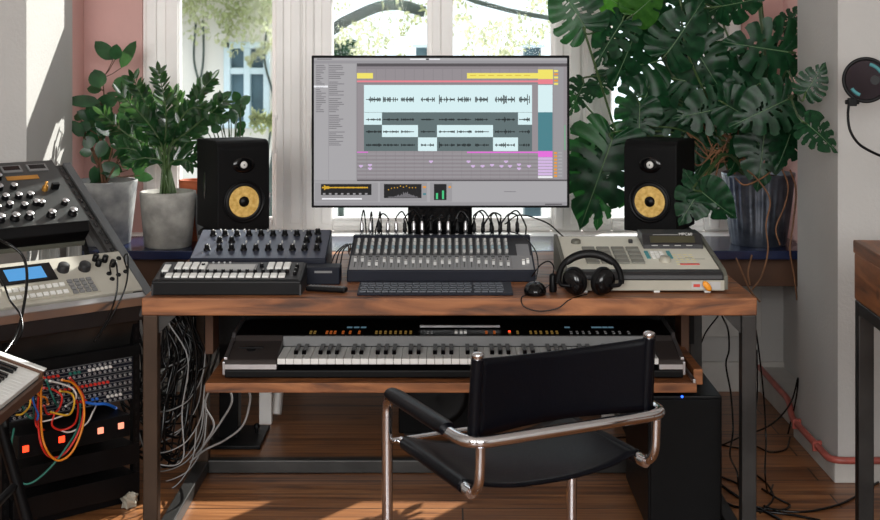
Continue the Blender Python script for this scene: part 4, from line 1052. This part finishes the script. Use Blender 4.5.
gp = [at(849, 103, 3.9), at(848, 115, 3.89), at(850, 130, 3.88), at(858, 143, 3.88), at(870, 151, 3.88), at(884, 157, 3.89), at(905, 163, 3.90), at(925, 165, 3.90)]
MB().tube(catmull(gp, 8), .0042, 10).build('gooseneck', 'black_metal', pf, world=True)
mst = thing('microphone_stand', 'black microphone stand just outside the right edge behind the side table', 'stand', (at(925, 0, 3.90).x + .012, 3.90, 0))
MB().cyl(.011, .02, 1.25, 16).build('pole', 'black_metal', mst)
MB().lathe([(.13, 0), (.13, .012), (.02, .022), (.0, .022)], 32).build('base', 'black_metal', mst)

# ---------------------------------------------------------------- cable tangle behind the desk's left leg
rs = random.Random(17)
wherec = ['black', 'grey']
for i in range(56):
    x = rs.uniform(-.96, -.79); y = rs.uniform(4.10, 4.38)
    low = rs.uniform(.05, .36); xb = rs.uniform(-1.0, -.90)
    top = Vector((-.86 + rs.uniform(-.05, .05), y, .66 - rs.uniform(0, .05)))
    P_ = [top, Vector((top.x - .005, y, .56)), Vector((x + .03, y, .42)), Vector((x + .01, y - .02, (low + .42) / 2)), Vector((x - .01, y - .03, low + .02)), Vector((x - .06, y - .02, low)), Vector((xb - .04, y + .03, low + .02)), Vector((xb - .07, y + .08, low + rs.uniform(.06, .16)))]
    P_ = [p + Vector((rs.gauss(0, .012), rs.gauss(0, .01), rs.gauss(0, .008))) for p in P_]
    g = i % 14 == 5
    o = MB().tube(catmull(P_, 6), .0022 if g else rs.choice([.0028, .0035, .0045]), 7).build('hanging_cable', 'cable_grey' if g else 'cable_black')
    tag(o, 'pale grey cable hanging in the tangle behind the left desk legs' if g else 'black cable hanging in the tangle behind the left desk legs', 'cable', 'grey cables in the tangle by the left desk legs' if g else 'black cables in the tangle by the left desk legs')
for ps, lab, mt in (([(247, 385, 4.05), (250, 400, 4.06), (243, 425, 4.07), (225, 440, 4.1), (205, 450, 4.14), (190, 462, 4.18)], 'pale grey cable hanging in front of the black stand pole', 'cable_grey'),
                ([(225, 380, 4.12), (232, 400, 4.12), (222, 420, 4.14), (208, 440, 4.16), (196, 455, 4.2)], 'pale grey cable left of the black stand pole', 'cable_grey'),
                ([(212, 384, 4.12), (205, 405, 4.12), (214, 425, 4.13), (204, 445, 4.14)], 'thin white cable dangling under the shelf left corner', 'cable_grey')):
    o = MB().tube(catmull([at(*p) for p in ps], 8), .0032, 8).build('hanging_cable', mt); tag(o, lab, 'cable')
for i in range(9):  # pale strands added to draw the white highlights on the black cables
    x = rs.uniform(158, 176); y = 408 + i * 10 + rs.uniform(-4, 4); Yc = rs.uniform(4.05, 4.2)
    ps = [(x + 34, y - 62, Yc), (x + 30, y - 30, Yc), (x + 18, y - 8, Yc), (x + 4, y + 2, Yc), (x - 12, y + 6, Yc + .04), (x - 24, y + 2, Yc + .08)]
    o = MB().tube(catmull([at(*p) for p in ps], 8), .0020, 7).build('hanging_cable', 'cable_grey'); tag(o, 'thin pale strand drawn as a highlight low on the black cable tangle', 'cable', 'highlight strands added low in the tangle')
# cables at the right of the desk
for ps, lab, r_ in (
    ([(722, 316, 4.25), (728, 330, 4.27), (729, 350, 4.28), (726, 365, 4.28), (731, 395, 4.28), (733, 430, 4.27), (730, 455, 4.2), (737, 472, 4.0)], 'black cable hanging straight down inside the right desk legs', .003),
    ([(718, 316, 4.3), (706, 332, 4.33), (700, 345, 4.35), (690, 352, 4.4)], 'black cable slanting left below the desk right end', .0026),
    ([(756, 330, 4.0), (760, 360, 4.05), (764, 400, 4.1), (766, 440, 4.1), (765, 470, 4.0)], 'black cable hanging just right of the front right desk leg', .0026),
    ([(757, 350, 4.2), (757, 400, 4.25), (750, 430, 4.2), (742, 455, 4.1)], 'thin black cable hugging the right side of the front right desk leg', .0024),
    ([(798, 378, 4.62), (792, 400, 4.66), (780, 417, 4.62), (765, 428, 4.6), (745, 435, 4.55), (722, 445, 4.45), (705, 449, 4.4)], 'black cable rising along the baseboard to the right pier', .003)):
    P_ = [at(*p) for p in ps]; q_ = P_[-1]; P_ += [Vector((q_.x + .01, q_.y + .02, q_.z * .35)), Vector((q_.x + .03, q_.y + .06, .005)), Vector((q_.x + .06, q_.y + .14, .004))]
    if 'pier' in lab: a_ = P_[0]; P_ = [Vector((a_.x - .02, a_.y + .06, .004)), Vector((a_.x, a_.y + .03, a_.z * .6))] + P_
    o = MB().tube(catmull(P_, 8), r_, 8).build('hanging_cable', 'cable_black'); tag(o, lab, 'cable')
def fl(px, py, r_=.004):
    Y = CAMZ * F / (py - 45); v = at(px, py, Y); v.z = r_; return v
for ps, lab, r_ in (
    ([(790, 438), (786, 450), (770, 453), (755, 447), (740, 449), (722, 446), (700, 442)], 'black cable curving over the floor beside the pipe', .003),
    ([(722, 478), (740, 487), (752, 506), (775, 511), (805, 513), (835, 507), (855, 498), (880, 482)], 'long black floor cable sweeping toward the right table leg', .0036),
    ([(718, 500), (735, 508), (765, 513), (790, 516), (820, 522)], 'black floor cable nearest the camera at the right', .0042),
    ([(716, 483), (740, 500), (770, 516), (790, 528)], 'thick black floor cable leading out from the computer tower', .005),
    ([(755, 475), (768, 486), (773, 500), (760, 514)], 'short black floor cable bent round the front right desk leg', .003),
    ([(600, 441), (625, 438), (650, 441), (690, 445)], 'black floor cable passing behind the computer tower', .003),
    ([(762, 490), (778, 500), (790, 507), (778, 512), (764, 507)], 'small coil of black cable on the floor right of the desk', .0035)):
    o = MB().tube(catmull([fl(a_, b_, r_) for a_, b_ in ps], 8), r_, 8).build('floor_cable', 'cable_black'); tag(o, lab, 'cable')
# crumpled clear plastic at the foot of the rack
m = MB(); rs = random.Random(9); vs = []; fs = []
c0 = fl(129, 507); nu, nv = 12, 8
for i in range(nu):
    for j in range(nv + 1):
        a_ = 2 * PI * i / nu; b_ = PI * j / nv; q_ = rs.uniform(.6, 1.2)
        vs.append((c0.x + .028 * q_ * math.sin(b_) * math.cos(a_), c0.y + .03 * q_ * math.sin(b_) * math.sin(a_), max(.001, .026 + .03 * q_ * math.cos(b_))))
for i in range(nu):
    for j in range(nv):
        k0 = i * (nv + 1) + j; k1 = ((i + 1) % nu) * (nv + 1) + j; fs.append((k0, k1, k1 + 1, k0 + 1))
m.add(vs, fs, 0, False); tag(m.build('crumpled_bag', 'putty'), 'small crumpled pale plastic bag on the floor between rack and desk leg', 'bag')
# ---------------------------------------------------------------- potted plants
def pot(name, root, prof, mt, soilr, soilz, T=None, flute=0):
    MB().lathe(prof, 48, 0, cap=True).build(name, mt, root)
    MB().lathe([(soilr, soilz - .01), (soilr, soilz), (soilr * .5, soilz + .006), (0, soilz + .008)], 28, 0).build('soil', 'soil', root)
def leaf_blade(m, base, tip, width, nrm, mi=0, cup=.12, n=6, droop=0.0, tipw=.0, fat=1.0):
    """oval leaf with a fold along the midrib"""
    d = tip - base; L = d.length
    if L < 1e-5: return
    t = d / L; side = t.cross(nrm)
    if side.length < 1e-4: side = t.orthogonal()
    side.normalize(); up = side.cross(t).normalized()
    vs = []; fs = []
    for i in range(n + 1):
        u = i / n; w = width * .5 * (math.sin(PI * min(1, u ** .85)) ** .62 if 0 < u < 1 else 0.0) * fat
        c = base + d * u + up * (-droop * L * u * u)
        vs += [c + side * w + up * cup * w, c, c - side * w + up * cup * w]
    for i in range(n):
        k = i * 3; fs += [(k, k + 3, k + 4, k + 1), (k + 1, k + 4, k + 5, k + 2)]
    m.add(vs, fs, mi, True)

# rubber plant, big concrete pot
rp = thing('rubber_plant', 'broad-leaved rubber plant in the large grey concrete pot by the pink wall', 'potted plant', (-1.31, 4.985, BZ))
r_ = .125
pot('pot', rp, [(.092, 0), (.098, .004), (r_, .236), (r_, .242), (r_ - .012, .242), (r_ - .014, .215), (0, .213)], 'concrete_dark', r_ - .016, .222)
rs = random.Random(41)
def plantpt(px, py, Y, root): return at(px, py, Y) - Vector(root.location)
stems = MB(); fol = MB()
base = Vector((0, 0, .22))
sp = []
for ends in ([(100, 150, 5.0), (104, 110, 5.04), (103, 78, 5.06)], [(112, 150, 5.0), (120, 115, 5.04), (118, 92, 5.06)], [(95, 158, 5.0), (84, 130, 5.04), (79, 112, 5.05)],
             [(118, 160, 5.0), (132, 130, 5.04), (136, 100, 5.06)], [(100, 165, 4.99), (92, 145, 5.02), (97, 128, 5.05)]):
    P_ = [base + Vector((rs.uniform(-.02, .02), rs.uniform(-.02, .02), 0))] + [plantpt(*e, rp) for e in ends]
    c_ = catmull(P_, 8); stems.tube(c_, [.005 - .003 * i / len(c_) for i in range(len(c_))], 7); sp.append(c_)
def addleaf(px, py, ang_deg, L, wd, Y, root, m, mi=0, tilt=None, cup=.15, anchor=True):
    b_ = plantpt(px, py, Y, root); a_ = math.radians(ang_deg)
    tl = tilt if tilt is not None else rs.uniform(-.5, .5)
    d = Vector((math.cos(a_), math.sin(tl) * .8, math.sin(a_))); d.normalize()
    n_ = Vector((rs.uniform(-.4, .4), -1, rs.uniform(.1, .8))).normalized()
    leaf_blade(m, b_, b_ + d * L, wd, n_, mi, cup)
    return b_
hand = [(113, 60, 135, .10, .058), (115, 60, 80, .062, .048), (121, 68, 62, .115, .060), (128, 70, 20, .0, .0), (100, 88, 110, .075, .066), (102, 90, 175, .060, .040), (112, 86, 15, .085, .058),
        (100, 102, 178, .125, .050), (100, 104, 235, .07, .045), (92, 148, 120, .05, .05), (93, 152, 180, .05, .04), (112, 115, 150, .08, .055), (108, 125, 200, .09, .06), (118, 110, 20, .08, .055), (122, 95, 60, .08, .05),
        (128, 110, 340, .08, .055), (116, 130, 280, .08, .06), (105, 140, 250, .07, .05), (124, 128, 30, .085, .055), (90, 130, 150, .05, .045), (97, 165, 90, .06, .05), (110, 160, 120, .07, .055), (128, 150, 50, .08, .055),
        (120, 175, 150, .08, .06), (135, 165, 20, .08, .05), (110, 178, 200, .09, .055), (88, 132, 260, .04, .035), (83, 118, 170, .04, .035), (100, 120, 130, .075, .055), (130, 90, 350, .08, .05), (135, 120, 80, .08, .055), (142, 130, 120, .075, .05), (128, 140, 160, .08, .055), (118, 145, 100, .07, .05)]
hand += [(118, 100, 190, .085, .06), (126, 104, 100, .08, .055), (134, 112, 200, .085, .055), (140, 122, 60, .08, .05), (132, 132, 10, .085, .055), (146, 140, 200, .08, .055), (138, 150, 100, .08, .055), (112, 140, 10, .085, .055), (104, 130, 60, .07, .05), (122, 160, 60, .08, .055), (140, 165, 160, .08, .05), (128, 170, 100, .07, .05)]
for px, py, an, L, wd in hand:
    if L: 
        Y = 5.02 + rs.uniform(-.06, .06)
        b_ = addleaf(px, py, an, L * 1.05, wd * 1.05, Y, rp, fol)
        near = min((q for s_ in sp for q in s_), key=lambda q: (q - b_).length + max(0, q.z - b_.z) * 2)
        stems.tube([near, (near + b_) / 2 + Vector((0, 0, -.004)), b_], .0016, 5)
for k in range(26):
    px = rs.uniform(78, 146); py = rs.uniform(112, 178)
    if px < 88 and py > 165: continue
    b_ = addleaf(px, py, rs.uniform(0, 360), rs.uniform(.06, .085), rs.uniform(.042, .055), 4.99 + rs.uniform(-.05, .06), rp, fol)
    near = min((q for s_ in sp for q in s_), key=lambda q: (q - b_).length + max(0, q.z - b_.z) * 2)
    stems.tube([near, (near + b_) / 2 + Vector((0, 0, -.004)), b_], .0016, 5)
stems.build('stem', 'bark', rp); fol.build('foliage', 'rubber_leaf', rp)

# ZZ plant, small concrete pot
zz = thing('zz_plant', 'feathery dark green plant in the smaller pale concrete pot left of the speaker', 'potted plant', (at(168, 0, 4.91).x, 4.91, BZ))
pot('pot', zz, [(.080, 0), (.088, .004), (.105, .195), (.105, .207), (.096, .209), (.094, .185), (0, .183)], 'concrete', .093, .192)
stems = MB(); fol = MB()
ends = [((160, 150), (148, 110), (132, 76)), ((160, 155), (128, 135), (100, 112)), ((165, 150), (166, 110), (158, 70)), ((168, 150), (185, 120), (200, 92), (213, 78)), ((170, 150), (190, 130), (212, 112), (224, 100)),
        ((172, 160), (185, 145), (200, 118), (196, 95)), ((160, 165), (135, 150), (118, 148)), ((166, 155), (150, 130), (130, 118)), ((170, 158), (178, 135), (180, 108), (172, 92)),
        ((168, 160), (176, 130), (192, 108), (222, 116)), ((165, 165), (148, 158), (134, 160)), ((172, 162), (190, 155), (206, 150)), ((163, 150), (146, 120), (118, 92)), ((170, 165), (184, 160), (194, 165)), ((166, 150), (160, 120), (150, 92))]
for k, en in enumerate(ends):
    b_ = Vector((rs.uniform(-.04, .04), rs.uniform(-.04, .03), .185)); dy = rs.uniform(-.10, .06)
    P_ = [b_] + [plantpt(e[0], e[1], 4.91 + dy * (i + 1) / len(en), zz) for i, e in enumerate(en)]
    c_ = catmull(P_, 9); n_ = len(c_)
    stems.tube(c_, [.0055 - .0042 * i / n_ for i in range(n_)], 7)
    nn = max(7, int((P_[-1] - P_[0]).length / .024))
    for j in range(nn + 1):
        u = .38 + .62 * j / nn; q_ = c_[min(n_ - 2, int(u * (n_ - 1)))]; t = (c_[min(n_ - 1, int(u * (n_ - 1)) + 1)] - q_).normalized()
        sd = t.cross(Vector((rs.uniform(-.3, .3), -1, rs.uniform(-.1, .5)))).normalized(); L = .056 * (1 - .35 * abs(u - .6)) * rs.uniform(.8, 1.15)
        for s_ in ((-1, 1) if j < nn else (0,)):
            d = (t * .75 + sd * s_ * .8 + Vector((0, rs.uniform(-.3, .3), rs.uniform(-.1, .2)))).normalized()
            leaf_blade(fol, q_, q_ + d * L, .019, Vector((rs.uniform(-.9, .9), -.8, rs.uniform(.2, 1.2))).normalized(), 0, .2, 5)
stems.build('stem', 'stem_green', zz); fol.build('foliage', 'zz_leaf', zz)

# grey pot behind the left speaker
gp_ = thing('grey_planter', 'grey planter mostly hidden behind the left speaker with leaves rising over it', 'potted plant', (at(232, 0, 5.02).x, 5.02, BZ))
pot('pot', gp_, [(.125, 0), (.13, .004), (.150, .175), (.150, .185), (.138, .185), (.136, .165), (0, .163)], 'concrete_dark', .135, .178)
fol = MB(); stems = MB()
for k in range(20):
    px = rs.uniform(208, 245); py = rs.uniform(100, 136)
    b_ = plantpt(px, py, 4.98 + rs.uniform(-.06, .06), gp_)
    leaf_blade(fol, b_, b_ + Vector((rs.uniform(-.05, .05), rs.uniform(-.02, .02), rs.uniform(.01, .05))), .04, Vector((rs.uniform(-.4, .4), -1, .5)), 0, .2, 5)
    stems.tube(catmull([Vector((rs.uniform(-.05, .05), 0, .175)), Vector((b_.x * .5, 0, .33)), b_], 6), .002, 5)
fol.build('foliage', 'rubber_leaf', gp_); stems.build('stem', 'stem_green', gp_)
tc = thing('terracotta_pot', 'small terracotta pot peeking out left of the left speaker', 'pot', (at(193, 0, 5.0).x - .01, 5.02, BZ + .0))
tc.location = (at(193, 0, 5.07).x + .0, 5.07, BZ)
MB().lathe([(.035, 0), (.05, .20), (.054, .205), (.054, .235), (.047, .235), (.045, .2), (0, .198)], 28).build('body', 'terracotta', tc)

# monstera in the ribbed zinc bucket
mn = thing('monstera_plant', 'huge monstera with split leaves in a ribbed zinc bucket at the right', 'potted plant', (1.195, 4.975, BZ))
m = MB(); vs = []; fs = []; NN = 120
prof = [(.100, 0), (.104, .006), (.112, .07), (.124, .16), (.134, .255), (.138, .262), (.138, .272), (.132, .272), (.128, .25), (.001, .248)]
for k, (r0, z0) in enumerate(prof):
    for i in range(NN):
        a_ = 2 * PI * i / NN; rr_ = r0 + (.0022 * math.cos(a_ * 30) if 1 < k < 5 else 0); vs.append((rr_ * math.cos(a_), rr_ * math.sin(a_), z0))
for k in range(len(prof) - 1):
    for i in range(NN):
        j = (i + 1) % NN; fs.append((k * NN + i, k * NN + j, (k + 1) * NN + j, (k + 1) * NN + i))
m.add(vs, fs, 0, True); m.add(vs[:NN], [tuple(range(NN))[::-1]]); m.build('bucket', 'zinc', mn)
MB().lathe([(.127, .24), (.127, .252), (.06, .262), (0, .264)], 28).build('soil', 'soil', mn)

def monstera_mesh(seed, split=1.0):
    """leaf of unit length in the XZ plane: petiole joint at the origin, tip at +Z, face toward -Y"""
    rg = random.Random(seed); N = 72; K = 9
    m = MB()
    def hw(th):      # radius of the heart outline measured from the blade centre, th=0 at the tip
        return None
    def outline(t):  # t=0 basal notch .. 1 tip, right half
        pts = [(0.0, -.02), (.10, -.16), (.26, -.22), (.42, -.12), (.50, .06), (.50, .26), (.43, .46), (.32, .66), (.17, .85), (.05, .97), (0, 1.04)]
        f = t * (len(pts) - 1); i = min(len(pts) - 2, int(f)); u = f - i
        p0 = pts[max(0, i - 1)]; p1 = pts[i]; p2 = pts[i + 1]; p3 = pts[min(len(pts) - 1, i + 2)]
        g = lambda a, b, c, d: .5 * (2 * b + (c - a) * u + (2 * a - 5 * b + 4 * c - d) * u * u + (3 * b - a - 3 * c + d) * u ** 3)
        return g(p0[0], p1[0], p2[0], p3[0]), g(p0[1], p1[1], p2[1], p3[1])
    for sd in (-1, 1):
        slits = []
        for c_ in (.30, .42, .53, .64, .75, .85):
            if rg.random() < .9 * split: slits.append((c_ + rg.uniform(-.015, .015), rg.uniform(.011, .020), rg.uniform(.35, .55)))
        holes = [(rg.uniform(.33, .8), rg.uniform(.12, .3)) for _ in range(int(5 * split))]
        grid = []
        for i in range(N + 1):
            t = i / N; ox, oz = outline(t)
            mz = max(0.0, (t - .22) / .78) ** 1.15 * .98          # where this rib leaves the midrib
            sh = 1.0
            for c_, w_, r0 in slits:
                d = abs(t - c_)
                if d < w_ * 2.6: sh = min(sh, 1 - .10 * (1 - d / (w_ * 2.6)) ** .7)
            col_ = []
            for k in range(K + 1):
                r = k / K * sh; bend = .05 * math.sin(PI * r) * (1 if t > .3 else 0)
                x = ox * r; z = mz + (oz - mz) * r - bend
                y = .10 * (abs(x) ** 1.5) * 1.0 + .16 * max(0, z) ** 2 + .014 * math.sin(t * 44) * r - .02 * r * (1 - r)
                col_.append((sd * x, y, z))
            grid.append(col_)
        vs = [p for c_ in grid for p in c_]; fs = []
        for i in range(N):
            t = (i + .5) / N
            for k in range(K):
                r = (k + .5) / K; cut = False
                for c_, w_, r0 in slits:
                    if r > r0 and abs(t - c_) < w_ * (.45 + .75 * (r - r0) / (1 - r0)): cut = True
                for c_, r0 in holes:
                    if abs(t - c_) < .013 and abs(r - r0) < .09: cut = True
                if not cut:
                    a_ = i * (K + 1) + k; f = (a_, a_ + 1, a_ + K + 2, a_ + K + 1)
                    fs.append(f if sd < 0 else f[::-1])
        m.add(vs, fs, 0, True)
    # midrib and side veins as slightly raised strips
    m.tube([(0, .16 * (z * z) - .004, z) for z in [i / 14 for i in range(15)]], [.011 - .008 * i / 14 for i in range(15)], 5, 1)
    return m
LM = []
for s_, sp_ in ((1, 1.0), (2, 1.0), (3, .8), (4, 1.0), (5, .35)):
    o = monstera_mesh(s_, sp_).build('leaf', ['monstera_leaf', 'leaf_vein'], mn); LM.append(o.data); bpy.data.objects.remove(o)
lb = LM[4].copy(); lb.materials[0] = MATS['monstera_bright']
# (joint px, joint py, tip angle in the image, length px, depth, mesh, forward tilt, turn)
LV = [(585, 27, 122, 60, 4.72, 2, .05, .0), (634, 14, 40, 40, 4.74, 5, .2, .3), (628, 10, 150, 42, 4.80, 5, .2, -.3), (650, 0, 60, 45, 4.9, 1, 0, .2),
      (622, 22, 235, 52, 4.76, 0, .2, .5), (636, 30, 250, 62, 4.82, 3, .1, -.3), (655, 62, 190, 60, 4.9, 1, .3, .2), (668, 52, 55, 62, 4.78, 2, .2, .1),
      (690, 40, 300, 60, 4.86, 0, .2, .2), (690, 22, 30, 55, 4.95, 3, .3, -.4), (705, 4, 150, 50, 4.9, 1, .4, .2), (722, 6, 10, 45, 4.8, 2, .7, .3),
      (606, 78, 225, 30, 4.9, 0, .4, .5), (584, 84, 240, 34, 4.86, 1, .3, .6), (640, 105, 265, 46, 4.86, 1, .4, .3), (648, 92, 240, 58, 4.88, 3, .3, -.2),
      (612, 140, 250, 92, 4.80, 3, .1, .1), (606, 150, 262, 78, 4.86, 0, .15, .2), (600, 145, 215, 40, 4.86, 2, .2, .4), (630, 125, 300, 55, 5.0, 2, .5, .3), (650, 120, 330, 60, 5.0, 1, .3, .2),
      (672, 105, 320, 60, 4.94, 3, .2, -.2), (680, 80, 350, 62, 4.9, 0, .3, .1), (700, 75, 270, 55, 4.98, 2, .3, .4), (712, 62, 350, 50, 5.02, 1, .4, -.3),
      (788, 52, 172, 66, 4.78, 3, .25, -.1), (793, 30, 60, 30, 4.95, 1, .5, -.5), (800, 50, 330, 35, 5.0, 3, .9, .8), (752, 66, 110, 30, 5.05, 1, .4, .2),
      (727, 105, 330, 46, 4.70, 4, .1, .15), (724, 108, 190, 52, 4.74, 0, .2, .2), (740, 70, 240, 55, 4.9, 2, .3, -.3), (765, 80, 210, 60, 4.88, 1, .3, .2),
      (806, 92, 60, 34, 4.22, 3, .3, -.3), (800, 100, 205, 62, 4.5, 0, .1, .1), (798, 102, 290, 45, 4.76, 2, .3, -.3), (815, 124, 320, 40, 4.14, 1, .3, -.5), (795, 125, 250, 48, 4.78, 3, .3, -.2), (765, 130, 260, 60, 4.84, 2, .3, .2),
      (748, 120, 290, 52, 4.88, 0, .4, .5), (780, 118, 230, 55, 4.9, 1, .5, .2), (702, 192, 320, 42, 4.40, 4, .2, .3), (700, 190, 235, 40, 4.42, 2, .3, .4), (694, 186, 120, 20, 4.45, 4, .3, .3),
      (700, 120, 260, 50, 5.0, 3, .4, .3), (715, 145, 230, 40, 5.0, 4, .6, .7), (740, 145, 250, 36, 4.9, 4, .7, -.8), (668, 118, 200, 55, 5.05, 0, .4, .1), (665, 20, 180, 50, 5.02, 3, .4, .3), (640, 118, 260, 50, 5.02, 1, .3, .2)]
vine = catmull([Vector((1.17, 4.97, .89)), Vector((1.05, 4.95, 1.05)), Vector((.92, 4.95, 1.2)), Vector((.82, 4.96, 1.38)), Vector((.75, 4.97, 1.6))], 8)
vine2 = catmull([Vector((1.22, 4.96, .89)), Vector((1.24, 4.92, 1.08)), Vector((1.22, 4.94, 1.3)), Vector((1.2, 4.98, 1.6))], 8)
off = Vector(mn.location); st = MB()
st.tube([p - off for p in vine], .010, 9); st.tube([p - off for p in vine2], .010, 9)
rs = random.Random(8)
for px, py, an, Lp, Y, mi, tilt, turn in LV:
    P0 = at(px, py, Y); L = Lp * Y / F
    me = lb if mi == 5 else LM[mi]
    o = bpy.data.objects.new('leaf', me); COL.objects.link(o); o.parent = mn
    a_ = math.radians(an - 90)
    Rm = Matrix.Rotation(-a_, 4, 'Y') @ Matrix.Rotation(tilt * .7, 4, 'X') @ Matrix.Rotation(turn, 4, 'Z')
    RS = Rm @ Matrix.Diagonal((L * rs.uniform(.95, 1.12), L, L, 1))
    vs_ = [RS @ v.co + P0 for v in me.vertices]
    ymx = max(v.y for v in vs_); ymn = min(v.y for v in vs_); xmx = max(v.x for v in vs_); D = Vector((0, 0, 0))
    if ymx > 5.25: D.y = 5.25 - ymx
    lim = 1.355 if ymn + D.y > 4.67 else (9 if ymx < 4.17 else 1.245)
    if xmx > lim: D.x = lim - xmx
    P0 = P0 + D; o.matrix_local = Matrix.Translation(P0 - off) @ RS
    vv = vine if px < 735 else vine2
    c_ = min(vv, key=lambda q: (q - P0).length + 1.3 * max(0, q.z - P0.z + .12))
    mid = (c_ + P0) / 2 + Vector((0, .03, .05 * (c_ - P0).length / .3))
    tipd = Vector((math.cos(math.radians(an)), 0, math.sin(math.radians(an))))
    st.tube([p - off for p in catmull([c_, mid, P0 - tipd * .03 + Vector((0, .01, 0)), P0], 8)], .0035, 7)
st.build('stem', 'stem_green', mn)
# long bare petioles seen in the photo, aerial roots
pr = MB()
for ps in ([(745, 168, 4.95), (690, 60, 4.8), (680, 0, 4.8), (672, -20, 4.8)], [(615, 130, 4.85), (598, 75, 4.76), (583, 27, 4.72)], [(640, 150, 4.95), (600, 120, 4.92), (575, 93, 4.9)], [(760, 168, 4.95), (735, 60, 4.9), (722, 20, 4.9)]):
    pr.tube([p - off for p in catmull([at(*p) for p in ps], 8)], .0042, 8)
pr.build('petiole', 'stem_green', mn)
rt = MB()
rp_ = [[(742, 166, 4.86), (758, 180, 4.80), (770, 200, 4.78), (766, 225, 4.77), (768, 250, 4.76), (762, 275, 4.76), (752, 290, 4.76)], [(790, 170, 4.86), (796, 190, 4.80), (793, 225, 4.79), (790, 250, 4.77), (794, 275, 4.76), (797, 300, 4.7)],
       [(736, 258, 4.76), (742, 272, 4.75), (750, 290, 4.74), (760, 302, 4.74)], [(752, 255, 4.77), (748, 272, 4.75), (750, 285, 4.75)], [(775, 168, 4.84), (762, 178, 4.81), (745, 185, 4.80), (735, 178, 4.82)], [(720, 160, 4.9), (716, 175, 4.86), (712, 195, 4.8), (706, 210, 4.72)], [(725, 158, 4.9), (708, 172, 4.86), (697, 186, 4.8)],
       [(780, 165, 4.84), (788, 185, 4.8), (785, 205, 4.79), (776, 228, 4.78), (780, 245, 4.78)], [(716, 150, 4.9), (700, 165, 4.88), (690, 160, 4.9)]]
for ps in rp_:
    c_ = catmull([at(*p) for p in ps], 8); rt.tube([p - off for p in c_], .0032, 6)
for k in range(26):
    x = rs.uniform(700, 770); p0 = at(x, 168 - rs.random() * 25, 4.92); rt.tube([p - off for p in catmull([p0, at(x - rs.uniform(0, 14), 160 - rs.random() * 20, 4.9), at(x - rs.uniform(0, 40), 175 - rs.random() * 60, 4.9)], 6)], .0028, 5)
rt.build('aerial_root', 'root_brown', mn)
